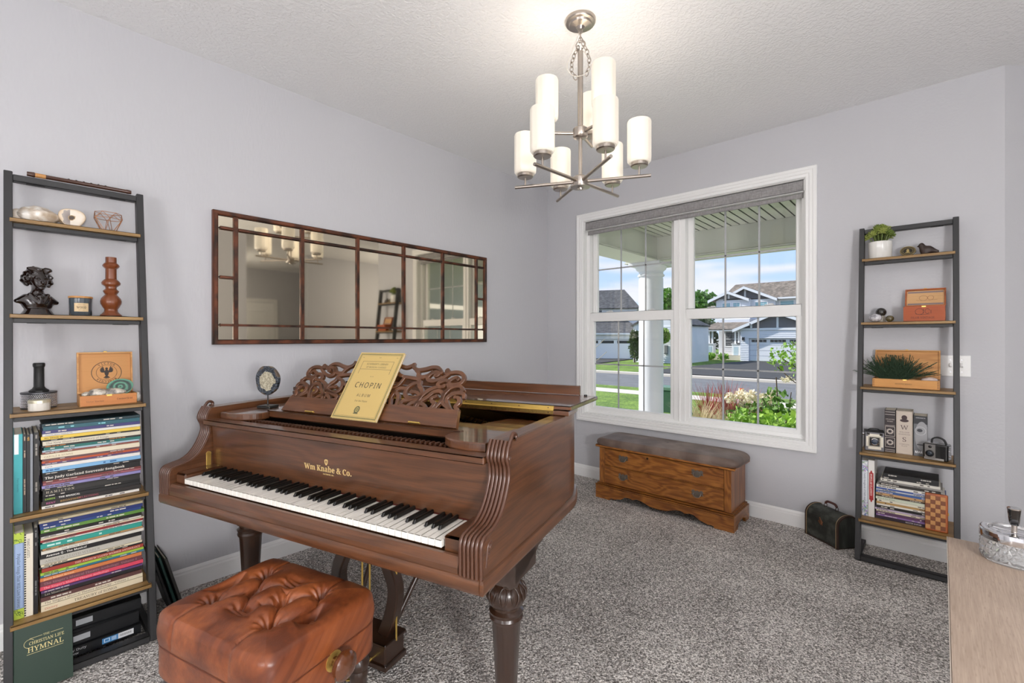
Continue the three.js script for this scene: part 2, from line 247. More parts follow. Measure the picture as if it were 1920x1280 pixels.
{ // double window
  const w = structGroup('window_1', 'white double-hung double window with grilles', [0, 0, ZW]);
  const x0 = -2.407, x1 = -.643, y0 = .585, y1 = 2.353, zi = -.052;
  part(w, 'casing', ring(x0, x1, y0, y1, [[0, -.001], [0, .012], [.006, .017], [.022, .016], [.026, .021], [.044, .021], [.048, .025], [.064, .026], [.0685, .022], [.0685, 0]]), mt.trim);
  part(w, 'jamb', ring(x0 + .001, x1 - .001, y0 + .001, y1 - .001, [[0, .002], [-.004, .002], [-.004, -.15], [0, -.15]]), mt.trim);
  part(w, 'frame', merge([ring(x0 + .03, x1 - .03, y0 + .03, y1 - .03, [[0, -.15], [0, zi], [.028, zi + .006], [.028, -.15]]), span(-1.573, -1.477, y0 + .01, y1 - .01, -.15, zi + .002, .003), span(-1.53, -1.52, y0 + .02, y1 - .02, zi - .01, zi + .010, .002)]), mt.trim);
  for (const [a, b] of [[x0 + .032, -1.572], [-1.478, x1 - .032]]) {
    const up = part(w, 'upper_sash', ring(a + .045, b - .045, 1.515, 2.31, [[0, -.128], [0, -.112], [.006, -.104], [.042, -.104], [.042, -.14], [0, -.14], [0, -.128]]), mt.trim);
    part(up, 'pane', new THREE.PlaneGeometry(b - a - .09, .795).translate((a + b) / 2, 1.9125, -.122), mt.glass);
    const lo = part(w, 'lower_sash', ring(a + .036, b - .036, .648, 1.428, [[0, -.08], [0, -.07], [.008, -.062], [.042, -.062], [.042, -.1], [0, -.1], [0, -.08]]), mt.trim);
    part(lo, 'pane', new THREE.PlaneGeometry(b - a - .072, .78).translate((a + b) / 2, 1.038, -.08), mt.glass);
    part(lo, 'meeting_rail', span(a + .002, b - .002, 1.428, 1.512, -.104, -.058, .003), mt.trim);
    for (const fx of [.25, .75]) part(lo, 'sash_lock', merge([cbox(.06, .008, .02, .002, a + (b - a) * fx, 1.516, -.068), cbox(.03, .008, .014, .002, a + (b - a) * fx + .01, 1.523, -.066)]), mt.trim);
    for (const [s, A, B, c, d, z] of [[up, a + .045, b - .045, 1.515, 2.31, -.125], [lo, a + .036, b - .036, .648, 1.428, -.083]]) {
      for (const f of [1 / 3, 2 / 3]) part(s, 'muntin', cbox(.014, d - c, .005, .002, A + (B - A) * f, (c + d) / 2, z - .004), mt.muntin);
      part(s, 'muntin', cbox(B - A, .014, .005, .002, (A + B) / 2, (c + d) / 2, z - .004), mt.muntin);
    }
  }
  const sh = thing('roller_shade', 'grey fabric roller shade rolled up at the top of the window', 'window shade', [0, 0, ZW]);
  const fab = M(0xf0ecec, .9, { map: T.fabric });
  part(sh, 'valance', uvBox(span(x0 + .012, x1 - .012, 2.272, 2.345, -.036, -.006, .004)), fab);
  part(sh, 'end_cap', span(x0 + .005, x0 + .011, 2.27, 2.347, -.04, -.004), mt.trim); part(sh, 'end_cap', span(x1 - .011, x1 - .005, 2.27, 2.347, -.04, -.004), mt.trim);
  part(sh, 'rail', span(x0 + .012, x1 - .012, 2.267, 2.2715, -.038, -.005, .001), mt.trim);
  part(sh, 'fabric_hem', uvBox(span(x0 + .02, x1 - .02, 2.232, 2.266, -.045, -.036, .003)), fab);
}
{ // switch plate
  const s = thing('light_switch', 'white three-gang light switch plate beside right ladder shelf', 'switch', [.065, 1.121, ZW]);
  part(s, 'plate', rbox(.165, .118, .006, .003, 0, 0, .003), mt.trim);
  for (const x of [-.046, 0, .046]) { part(s, 'toggle', at(cbox(.01, .024, .014, .002), x, .004, .01, -.5), mt.trim); for (const y of [-.034, .034]) part(s, 'screw', cyl(.003, .003, .002, 0, 0, 0, 10).rotateX(PI / 2).translate(x, y, .006), mt.chrome); }
}
// ---------- lamps outside the frame (beside and behind the camera, and in the hall) ----------
function globeLamp(label, x, z, power) {
  const o = thing('floor_lamp', label, 'lamp', [x, 0, z]);
  part(o, 'base', clathe([[.001, 0], [.14, 0], [.14, .015], [.02, .03], [.001, .03]], 32), mt.nickel); part(o, 'pole', cyl(.012, .012, 1.05, 0, .54, 0), mt.nickel);
  part(o, 'lamp_globe', sph(.2, 0, 1.25, 0, 32, 20), M(0xf5f2ec, .4, { emissive: new THREE.Color(1, .98, .95), emissiveIntensity: 1.2 }));
  const l = new THREE.PointLight(new THREE.Color(1, .985, .975), power, 0, 2); l.position.set(x, 1.25, z); l.castShadow = true; l.shadow.radius = 9; scene.add(l);
}
globeLamp('white globe floor lamp behind the camera on the left', -.5, 1.7, GLOBE_A);
globeLamp('white globe floor lamp right of the camera by the wall', 1.25, .15, GLOBE_B);
function sconce(label, x, z, ry) {   // small globe on the wall, globe .1 in front of it
  const o = thing('wall_sconce', label, 'lamp', [x, 1.95, z], ry);
  part(o, 'wall_plate', clathe([[.001, 0], [.045, 0], [.04, .012], [.001, .014]], 24).rotateX(PI / 2), mt.nickel); part(o, 'arm', rod([0, 0, .01], [0, 0, .05], .008), mt.nickel);
  part(o, 'lamp_globe', sph(.06, 0, 0, .1, 24, 16), M(0xf5f2ec, .4, { emissive: new THREE.Color(1, .95, .88), emissiveIntensity: 1 }));
  const l = new THREE.PointLight(new THREE.Color(1, .95, .88), HALL_POWER, 0, 2); l.position.set(x + .1 * Math.sin(ry), 1.95, z + .1 * Math.cos(ry)); l.castShadow = true; l.shadow.radius = 3; scene.add(l);
}
sconce('white globe wall lamp in the far passage', 3.7, -2.29, PI);
sconce('white globe wall lamp on the foyer wall', 1.423, -5.0, PI / 2);
// ---------- porch ----------
{
  struct('trim_porch_slab', uvBox(span(-3.6, .3, -.35, -.15, -5.75, -3.78, .01)), mt.concrete, 'concrete porch floor outside the window');
  const pc = structGroup('ceiling_porch', 'pale beadboard porch ceiling outside the window');
  const pg = [0, 1, 2].map(k => cbox(.081, .02, 1.62, .005)), pm = [M(0xdadccf, .7), M(0xd5d7ca, .7), M(0xdedfd4, .7)];
  for (let k = 0; k < 32; k++) { const m = part(pc, 'plank', pg[k % 3], pm[(k * 7) % 3]); m.position.set(-2.46 + k * .0862, 2.512, -4.56); }
  part(pc, 'roof_deck', span(-3.0, .32, 2.53, 2.66, -5.95, -3.78, 0), M(0xa9aba0, .8));
  struct('trim_porch_beam', merge([span(-2.93, .3, 2.235, 2.53, -5.66, -5.37, .004), span(-2.93, .3, 2.215, 2.236, -5.69, -5.34, .003)]), mt.porch, 'white porch beam parallel to the house');
  struct('trim_porch_beam_side', merge([span(-2.8, -2.505, 2.235, 2.53, -5.37, -3.78, .004), span(-2.83, -2.475, 2.215, 2.236, -5.34, -3.78, .003)]), mt.porch, 'white porch beam running back to the house');
  const c = thing('porch_column', 'round white porch column left of the window centre', 'column', [-2.65, -.15, -5.51]);
  part(c, 'shaft', clathe([[.17, .12], [.17, .16], [.15, .18], [.148, 2.17], [.135, 2.2]], 40), mt.white);
  part(c, 'capital', clathe([[.137, 2.19], [.16, 2.2], [.165, 2.215], [.148, 2.23], [.15, 2.26], [.18, 2.285], [.19, 2.31], [.19, 2.325], [.1, 2.325]], 40), mt.white);
  part(c, 'abacus', span(-.205, .205, 2.322, 2.366, -.205, .205, .003), mt.white); part(c, 'base', span(-.21, .21, 0, .12, -.21, .21, .01), mt.white);
}
// ---------- ground ----------
{
  const slab = (name, label, pts, m, th = .3) => { // quad strips running along x: pts [z, y] from near to far
    const pos = []; for (let i = 0; i + 1 < pts.length; i++) { const [za, ya] = pts[i], [zb, yb] = pts[i + 1]; pos.push(-90, ya, za, 60, ya, za, 60, yb, zb, -90, ya, za, 60, yb, zb, -90, yb, zb); }
    const [z0, y0] = pts[0], [z1, y1] = pts.at(-1); pos.push(-90, y0 - th, z0, 60, y0 - th, z0, 60, y0, z0, -90, y0 - th, z0, 60, y0, z0, -90, y0, z0, 60, y1 - th, z1, -90, y1 - th, z1, -90, y1, z1, 60, y1 - th, z1, -90, y1, z1, 60, y1, z1, -90, y0 - th, z0, -90, y1 - th, z1, 60, y1 - th, z1, -90, y0 - th, z0, 60, y1 - th, z1, 60, y0 - th, z0);
    return struct(name, uvBox(tri(pos)), m, label);
  };
  slab('floor_lawn', 'front lawn outside the window', [[-5.7, -.42], [-9, -.5], [-13, -.8], [-17.3, -1.02]], mt.lawn);
  slab('floor_sidewalk', 'pale concrete sidewalk along the street', [[-17.3, -1.01], [-18.7, -1.03]], mt.concrete);
  slab('floor_verge', 'strip of grass between sidewalk and street', [[-18.7, -1.03], [-20.2, -1.07]], mt.lawn);
  slab('floor_street', 'grey asphalt street', [[-20.2, -1.13], [-24, -1.06], [-27.7, -1.13]], mt.asphalt);
  slab('floor_curb', 'pale concrete curb across the street', [[-27.7, -1.11], [-27.71, -1.0], [-28.25, -.99]], mt.concrete);
  slab('floor_far_lawn', 'lawn of the houses across the street', [[-28.25, -1.0], [-34, -1.03], [-44, -.98], [-95, -.98]], mt.lawn);
  const dr = (l, ...q) => { const pos = []; q.forEach(([x, y, z]) => pos.push([x, y, z])); const t = [0, 1, 2, 0, 2, 3].flatMap(i => pos[i]), b = [0, 2, 1, 0, 3, 2].flatMap(i => [pos[i][0], pos[i][1] - .04, pos[i][2]]); struct('floor_driveway', uvBox(tri([...t, ...b])), mt.drive, l); };
  dr('dark asphalt driveway of the house with brown roof', [-14.6, -.955, -28.26], [-4.5, -.955, -28.26], [-5.2, -.935, -48], [-13.5, -.935, -48]);
  dr('dark asphalt driveway of the grey-roofed house', [-27.5, -.955, -28.26], [-21, -.955, -28.26], [-23.2, -.935, -44], [-29, -.935, -44]);
}
// ---------- houses across the street ----------
function prism(pts, z0, z1) { return ext(shapeOf(pts), Math.abs(z1 - z0)).translate(0, 0, Math.min(z0, z1)); }
function sheet(a, b, c, d, th = .15) { const n = V3(...b).sub(V3(...a)).cross(V3(...d).sub(V3(...a))).normalize().multiplyScalar(th), o = [a, b, c, d], u = o.map(p => [p[0] - n.x, p[1] - n.y, p[2] - n.z]), q = (e, f, g, h) => [...e, ...f, ...g, ...e, ...g, ...h]; return tri([...q(a, b, c, d), ...q(u[3], u[2], u[1], u[0]), ...[0, 1, 2, 3].flatMap(k => q(o[(k + 1) % 4], o[k], u[k], u[(k + 1) % 4]))]); }
function laps(x0, x1, y0, y1, z, step = .17) { // overlapping siding boards on a front face
  const p = [[0, y0]]; for (let y = y0; y < y1 - .01; y += step) { p.push([.035, y]); p.push([.004, Math.min(y1, y + step)]); } p.push([0, y1]); return ext(shapeOf(p), x1 - x0).rotateY(-PI / 2).translate(x1, 0, z);
}
function win(parent, x0, x1, y0, y1, z, m, cols = 1, rows = 1) {
  const w = part(parent, 'window', ring(x0, x1, y0, y1, [[0, z], [0, z + .06], [.1, z + .06], [.1, z]]), mt.white);
  for (let i = 0; i < cols; i++) for (let j = 0; j < rows; j++) { const dx = (x1 - x0) / cols, dy = (y1 - y0) / rows; part(w, 'pane', span(x0 + i * dx + .02, x0 + (i + 1) * dx - .02, y0 + j * dy + .02, y0 + (j + 1) * dy - .02, z, z + .03, .005), m); }
}
function gable(parent, xa, xb, xm, ye, ya, z, depth, th = .22) { // gable roof, dark gable face and white rakes; ridge along z
  part(parent, 'gable_face', uvBox(prism([[xa + .3, ye + .1], [xb - .3, ye + .1], [xm, ya - .22]], z, z - .2)), mt.greySiding);
  part(parent, 'gable_post', span(xm - .09, xm + .09, ye + .1, ya - .25, z, z + .06, .01), mt.white);
  for (const xe of [xa, xb]) {
    const L = [[xe, ye, z + .45], [xm, ya, z + .45], [xm, ya, z - depth], [xe, ye, z - depth]]; if (xe > xm) L.reverse();
    part(parent, 'roof', uvBox(sheet(...L, .12)), mt.shingle);
    part(parent, 'rake_board', prism([[xe, ye - .3], [xe, ye - .02], [xm, ya - .02], [xm, ya - .3]], z + .5, z + .38), mt.white);
  }
}
{
  const h = thing('brown_roof_house', 'white two-storey house with brown shingled roof across the street', 'house', [0, 0, 0]);
  // garage wing
  part(h, 'garage_wall', uvBox(merge([span(-13.9, -13.15, -.95, 2.1, -54, -48, 0), span(-13.15, -5, 1.25, 2.1, -54, -48, 0), span(-13.15, -5, -.95, 1.25, -54, -48.25, 0)])), mt.siding); part(h, 'lap_siding', merge([laps(-13.9, -13.15, -.95, 2, -48), laps(-13.15, -5, 1.25, 2, -48), laps(-16.9, -13.9, -.45, 2.2, -51), laps(-17.6, -14.2, 2.9, 5.3, -52.3), laps(-14.2, -12, 2.9, 5.3, -52.9), laps(-12, -4, 2.9, 5.3, -53.4)]), mt.siding).userData.kind = 'stuff';
  const gd = part(h, 'garage_door', span(-13.1, -6.6, -.93, 1.2, -48.3, -48.2, .02), mt.white);
  for (let k = 0; k < 4; k++) for (let j = 0; j < 4; j++) part(gd, 'pane', span(-12.95 + k * 1.6 + j * .33, -12.95 + k * 1.6 + j * .33 + .29, .86, 1.1, -48.2, -48.17, .01), mt.darkGlass);
  for (let k = 1; k < 4; k++) part(gd, 'groove', span(-13.1, -6.6, -.93 + k * .5, -.9 + k * .5, -48.2, -48.19, 0), M(0xb9bcc2, .7));
  part(h, 'band_board', span(-13.9, -5, 1.98, 2.2, -48, -47.9, .01), mt.white);
  gable(h, -14.5, -6.6, -10.7, 2.1, 3.75, -48, 7);
  for (const x of [-12.9, -8.4]) part(h, 'bracket', merge([span(x - .08, x + .08, 2.15, 2.6, -47.95, -47.8, .01), span(x - .08, x + .08, 2.5, 2.62, -47.95, -47.5, .01)]), mt.white);
  // entry porch
  part(h, 'porch_wall', uvBox(span(-16.9, -13.9, -.45, 3.2, -56, -51, 0)), mt.siding); win(h, -16.2, -14.75, .42, 1.9, -51, mt.darkGlass, 2, 2);
  part(h, 'porch_deck', span(-17.6, -13.9, -.97, -.45, -51, -48.8, .02), mt.concrete);
  part(h, 'porch_roof', uvBox(sheet([-18.05, 2.15, -48.8], [-13.6, 2.15, -48.8], [-13.6, 2.95, -51.2], [-17.1, 2.95, -51.2], .1)), mt.shingle); part(h, 'porch_fascia', span(-17.9, -13.9, 1.95, 2.14, -49, -48.85, .01), mt.white);
  for (const x of [-17.15, -14.6]) { const p = part(h, 'porch_pedestal', merge([span(x - .38, x + .38, -.95, .58, -49.7, -49, .02), span(x - .44, x + .44, .58, .7, -49.75, -48.95, .02)]), mt.white); part(p, 'panel', span(x - .2, x + .2, -.5, .4, -49, -48.98, .01), M(0xb4c8d4, .7)); for (const s of [-.16, .16]) part(p, 'porch_post', span(x + s - .08, x + s + .08, .7, 1.98, -49.42, -49.26, .01), mt.white); }
  part(h, 'house_number', span(-14.2, -13.93, .62, .8, -47.98, -47.94, .01), M(0x5b5b5b, .6)); part(h, 'wall_lamp', span(-13.72, -13.5, 1.0, 1.35, -47.98, -47.8, .03), M(0x3a3a3a, .6));
  // upper floor
  part(h, 'upper_wall', uvBox(merge([span(-17.6, -14.2, 2.6, 5.3, -58, -52.3, 0), span(-14.2, -12, 2.6, 5.3, -58, -52.9, 0), span(-12, -4, 2.6, 5.3, -58, -53.4, 0)])), mt.siding);
  win(h, -16.95, -16.15, 4.25, 5.0, -52.3, mt.teal, 2, 1); win(h, -15.85, -15.2, 4.25, 5.0, -52.3, mt.teal, 2, 1); win(h, -13.85, -12.75, 4.4, 5.0, -52.9, mt.teal, 3, 1); win(h, -11.65, -10.45, 4.4, 5.05, -53.4, mt.teal, 1, 1);
  gable(h, -18.35, -14.2, -16.3, 5.35, 6.25, -52.3, 5); gable(h, -17.6, -11.75, -14.85, 5.3, 6.72, -52.9, 5);
  part(h, 'main_roof', uvBox(sheet([-17.5, 5.35, -52.95], [-4, 5.35, -52.95], [-4, 7.25, -55.5], [-16.6, 7.25, -55.5], .12)), mt.shingle); part(h, 'gutter', span(-11.8, -4, 5.2, 5.4, -53, -52.85, .02), mt.white);
}
{
  const h = thing('grey_roof_house', 'white house with grey roof and stone pillar across the street', 'house', [-23.4, 0, -44], .42);
  part(h, 'garage_wall', uvBox(merge([span(.1, 1.5, -.95, 1.75, -7, 0, 0), span(-6, .1, 1.15, 1.75, -7, 0, 0), span(-6, .1, -.95, 1.15, -7, -.2, 0)])), mt.siding); part(h, 'lap_siding', merge([laps(.1, 1.5, -.95, 1.7, 0), laps(-6, .1, 1.15, 1.7, 0), laps(-9, .4, 3, 4.65, -3.4)]), mt.siding).userData.kind = 'stuff';
  const gd = part(h, 'garage_door', span(-5, .05, -.93, 1.1, -.25, -.12, .02), mt.white);
  for (let k = 0; k < 3; k++) part(gd, 'pane', span(-4.7 + k * 1.65, -3.4 + k * 1.65, .68, .98, -.13, -.1, .01), mt.darkGlass);
  part(h, 'stone_pillar', span(.15, .95, -.95, .7, 0, .15, .03), M(0x6c6a6e, .9)); part(h, 'wall_lamp', span(.4, .62, .85, 1.2, 0, .18, .03), M(0x333333, .6));
  part(h, 'lower_roof', uvBox(merge([sheet([-8, 1.75, .4], [1.6, 1.75, .4], [-.6, 3.2, -3.4], [-8, 3.2, -3.4], .12), sheet([1.6, 1.75, .4], [1.6, 1.75, -7], [-.6, 3.2, -5], [-.6, 3.2, -3.4], .12)])), mt.shingleGrey); part(h, 'gutter', span(-8, 1.65, 1.6, 1.78, .38, .5, .02), mt.white);
  part(h, 'upper_wall', uvBox(span(-9, .4, 2.4, 4.7, -10, -3.4, 0)), mt.siding); win(h, -5.4, -3.4, 3.75, 4.45, -3.4, mt.darkGlass, 2, 1);
  part(h, 'upper_roof', uvBox(merge([sheet([-9.5, 4.6, -3], [.8, 4.6, -3], [-1.2, 7.0, -6.8], [-9.5, 7.0, -6.8], .12), sheet([.8, 4.6, -3], [.8, 4.6, -10.6], [-1.2, 7.0, -6.8], [-1.2, 7.0, -6.7], .12)])), mt.shingleGrey);
  const g = thing('white_side_house', 'white house end wall with sloping grey roof behind the porch column', 'house', [0, 0, 0]);
  part(g, 'end_wall', uvBox(prism([[-21, -1], [-16.2, -1], [-16.2, 2.4], [-18.6, 3.55], [-21, 2.4]], -46, -40)), mt.siding); part(g, 'lap_siding', laps(-21, -16.2, -1, 2.4, -40), mt.siding).userData.kind = 'stuff';
  part(g, 'roof', uvBox(merge([sheet([-18.6, 3.75, -39.8], [-16, 2.45, -39.8], [-16, 2.45, -46], [-18.6, 3.75, -46], .14), sheet([-21.2, 2.45, -39.8], [-18.6, 3.75, -39.8], [-18.6, 3.75, -46], [-21.2, 2.45, -46], .14)])), mt.shingleGrey);
  part(g, 'meter_box', span(-17.9, -17.6, -.2, .6, -40, -39.8, .02), M(0x77797c, .6)); part(g, 'vent', span(-18.05, -17.8, 1.2, 1.6, -40, -39.9, .02), M(0x55585c, .6));
}
// ---------- plants outside ----------
function leaves(n, cx, cy, cz, rx, ry, rz, size, seed, hollow = .3) { // small folded leaves scattered through an ellipsoid
  const r = rng(seed), pos = []; let k = 0;
  while (k < n) { const x = r() * 2 - 1, y = r() * 2 - 1, z = r() * 2 - 1, q = x * x + y * y + z * z; if (q > 1 || q < hollow * r()) continue; if (fbm(x * 3 + 9, y * 3 + z * 2 + 9, 99, 99, seed, 2) < .42) continue; k++;
    const d = V3(r() - .5, r() * .8 - .1, r() - .5).normalize().multiplyScalar(size * (.6 + r() * .8)), s = V3(r() - .5, r() - .5, r() - .5).cross(d).normalize().multiplyScalar(d.length() * .42), c = V3(cx + x * rx, cy + y * ry, cz + z * rz), m = c.clone().addScaledVector(d, .45), t = c.clone().add(d), a = m.clone().add(s), b = m.clone().sub(s); a.y += size * .12; b.y += size * .12;
    pos.push(...c.toArray(), ...a.toArray(), ...t.toArray(), ...c.toArray(), ...t.toArray(), ...b.toArray()); }
  return tri(pos);
}
function blades(n, h, spread, w, seed, base = .08) { const r = rng(seed), pos = []; for (let i = 0; i < n; i++) { const a = r() * 2 * PI, s = spread * (.25 + r() * .9), H = h * (.55 + r() * .5), b = base * r(), ca = Math.cos(a), sa = Math.sin(a); let p = null; for (let k = 0; k <= 4; k++) { const t = k / 4, R = b + s * t * t, y = H * (t - .12 * t * t * t), W = w * (1 - t * .85), q = [[ca * R - sa * W, y, sa * R + ca * W], [ca * R + sa * W, y, sa * R - ca * W]]; if (p) pos.push(...p[0], ...p[1], ...q[1], ...p[0], ...q[1], ...q[0]); p = q; } } return tri(pos); }
function plant(name, label, cat, pos, parts, group) { const o = thing(name, label, cat, pos, 0, group); for (const [n, g, m] of parts) part(o, n, g, m); return o; }
function branch(a, b, r, seed) { const q = rng(seed), m = [0, 1, 2].map(k => mix(a[k], b[k], .5) + (q() - .5) * .12); return tube([a, m, b], r, 10, 5); }
{
  const G1 = leafM(0x8fb93e), G2 = leafM(0x648f34), G3 = leafM(0xa9cf4e), RED = leafM(0xa8463e, .2), TAN = leafM(0xd8c69c, .2), CREAM = leafM(0xf6ecd2, .25);
  const red = [[-2.82, -8.0, 1.05, 61], [-2.5, -7.9, 1.12, 62], [-2.22, -8.1, .95, 63]];
  red.forEach(([x, z, h, s], k) => plant('red_grass', ['red ornamental grass clump leftmost in the garden bed', 'tallest red ornamental grass clump in the garden bed', 'red ornamental grass clump beside the cream flowers'][k], 'grass clump', [x, -.46, z], [['blades', blades(190, h * 1.02, .34, .009, s), RED]], 'red grasses in the garden bed'));
  plant('tan_grass', 'rounded tan fountain grass in the garden bed', 'grass clump', [-2.3, -.44, -7.15], [['blades', blades(420, .72, .42, .006, 71), TAN]]);
  plant('tan_grass', 'pale tan grass tuft beside the green utility box', 'grass clump', [-3.35, -.46, -8.6], [['blades', blades(140, .55, .38, .007, 72), TAN]]);
  plant('tan_grass', 'low straw-coloured grass at the left of the garden bed', 'grass clump', [-2.72, -.44, -7.35], [['blades', blades(420, .78, .42, .006, 73), TAN]]);
  plant('hydrangea', 'shrub with cream flower heads in the garden bed', 'shrub', [-2.05, -.45, -7.7], [['stem', merge([0, 1, 2, 3, 4].map(k => branch([0, 0, 0], [-.25 + k * .13, .75, .1 * Math.sin(k * 3)], .006, k))), mt.bark], ['flowers', merge([0, 1, 2, 3, 4, 5, 6].map(k => leaves(170, -.3 + k * .1, .78 + .08 * Math.sin(k * 2.4), .1 * Math.cos(k * 4), .1, .08, .1, .04, 80 + k, 0))), CREAM], ['foliage', leaves(260, 0, .5, 0, .4, .22, .3, .07, 90), G2]]);
  const gs = [[-1.98, -7.0, .3, .36, 101], [-1.66, -7.0, .28, .36, 102], [-2.62, -6.75, .28, .25, 103], [-1.36, -7.0, .25, .36, 104], [-2.25, -6.6, .28, .22, 105]];
  const gl = ['bright green leafy shrub under the cream flowers', 'bright green shrub left of the tall flowering plant', 'low green shrub at the left corner of the garden bed', 'green shrub at the right end of the garden bed', 'low green plants before the tan fountain grass'];
  gs.forEach(([x, z, r, h, s], k) => plant('green_shrub', gl[k], 'shrub', [x, -.44, z], [['stem', merge([0, 1, 2, 3].map(i => branch([0, 0, 0], [r * .7 * Math.cos(i * 1.7), h * 1.5, r * .7 * Math.sin(i * 1.7)], .006, i))), mt.bark], ['foliage', leaves(620, 0, h * 1.05, 0, r, h * .95, r, .07, s, .1), k % 2 ? G3 : G1]], 'green shrubs in the garden bed'));
  plant('tall_plant', 'tall leafy plant with white blossoms in the garden bed', 'plant', [-1.66, -.44, -7.5], [['stem', merge([branch([0, 0, 0], [-.03, 1.15, 0], .008, 1), branch([0, .3, 0], [-.2, .85, .05], .006, 2), branch([0, .3, 0], [.16, .95, 0], .006, 3)]), mt.bark], ['foliage', leaves(200, -.02, .62, 0, .24, .4, .2, .08, 111, 0), G2], ['flowers', merge([leaves(60, -.2, .86, .05, .06, .04, .06, .035, 112, 0), leaves(60, .1, 1.12, 0, .08, .05, .06, .035, 113, 0)]), CREAM]]);
  plant('overhanging_tree', 'small tree with sparse leafy branches at the right of the window', 'tree', [-1.05, -.44, -7.6], [['trunk', merge([branch([.1, 0, 0], [0, .9, 0], .03, 5), branch([0, .9, 0], [-.2, 2.1, 0], .02, 6), ...[0, 1, 2, 3, 4].map(k => branch([0, .95 + k * .09, 0], [-.62 + k * .05, 1.3 + k * .12, .1 - k * .04], .007, 7 + k))]), mt.bark], ['foliage', leaves(420, -.38, 1.42, 0, .38, .26, .25, .05, 121, 0), G1]]);
  plant('bare_sapling', 'thin leafless sapling at the left edge of the window', 'tree', [-6.35, -.6, -9.6], [['trunk', merge([branch([0, 0, 0], [.1, 2.6, 0], .02, 21), ...[0, 1, 2, 3, 4, 5, 6].map(k => branch([.02 + k * .012, 1.2 + k * .22, 0], [.62 - k * .05 - (k % 3 === 2) * .5, 1.55 + k * .3, 0], .007, 22 + k))]), M(0xb9aa9a, .9)]]);
  plant('arborvitae', 'tall narrow evergreen beside the grey-roofed garage', 'tree', [-20.2, -.97, -38.7], [['trunk', cyl(.08, .05, 1.2, 0, .6, 0), mt.bark], ['foliage', leaves(900, 0, 1.5, 0, .5, 1.5, .5, .22, 131, 0), leafM(0x4a5e2a, .2)]]);
  const tr = (l, x, y, z, R, s, c) => plant('leafy_tree', l, 'tree', [x, -.95, z], [['trunk', branch([0, 0, 0], [0, y, 0], .16, s), mt.bark], ['foliage', leaves(1500, 0, y + .95, 0, R, R * .95, R, .55, s, 0), leafM(c, .25)]], 'trees across the street');
  tr('green tree between the houses, behind the porch column', -31.3, 6.2, -68, 2.9, 141, 0x6c9a34); tr('green tree left of the brown-roofed house', -25.6, 5.6, -70, 2.6, 142, 0x5b8a30); tr('dark green tree beside the entry porch across the street', -20.2, 1.2, -54, 2.2, 143, 0x2f4420);
  tr('young tree by the white end wall', -17.9, 1.3, -38.6, .55, 144, 0x86a63c);
  [[-16.7, -47.9, .5, 151, 'low green bush left of the entry steps across the street'], [-15.4, -47.8, .45, 152, 'low green bush right of the entry steps across the street'], [-18.1, -47.9, .6, 153, 'low bush at the corner of the entry porch']].forEach(([x, z, r, s, l]) => plant('low_bush', l, 'bush', [x, -.97, z], [['foliage', leaves(260, 0, r * .7, 0, r, r * .7, r, .2, s, 0), G1]], 'bushes across the street'));
  const ub = thing('utility_box', 'green metal utility box on the lawn', 'utility box', [-5.37, -.76, -12.2]);
  part(ub, 'cabinet', rbox(.62, .62, .5, .02, 0, .31, 0), M(0x33583c, .5)); part(ub, 'lid', rbox(.66, .1, .54, .02, 0, .67, 0), M(0x5d7d66, .45));
  const fh = thing('marker_flag', 'small orange utility marker in the garden bed', 'marker', [-2.28, -.45, -7.95]); part(fh, 'stake', rod([0, 0, 0], [0, .8, 0], .01), mt.bark); part(fh, 'orange_top', cyl(.03, .03, .12, 0, .86, 0), M(0xd9641e, .6));
}
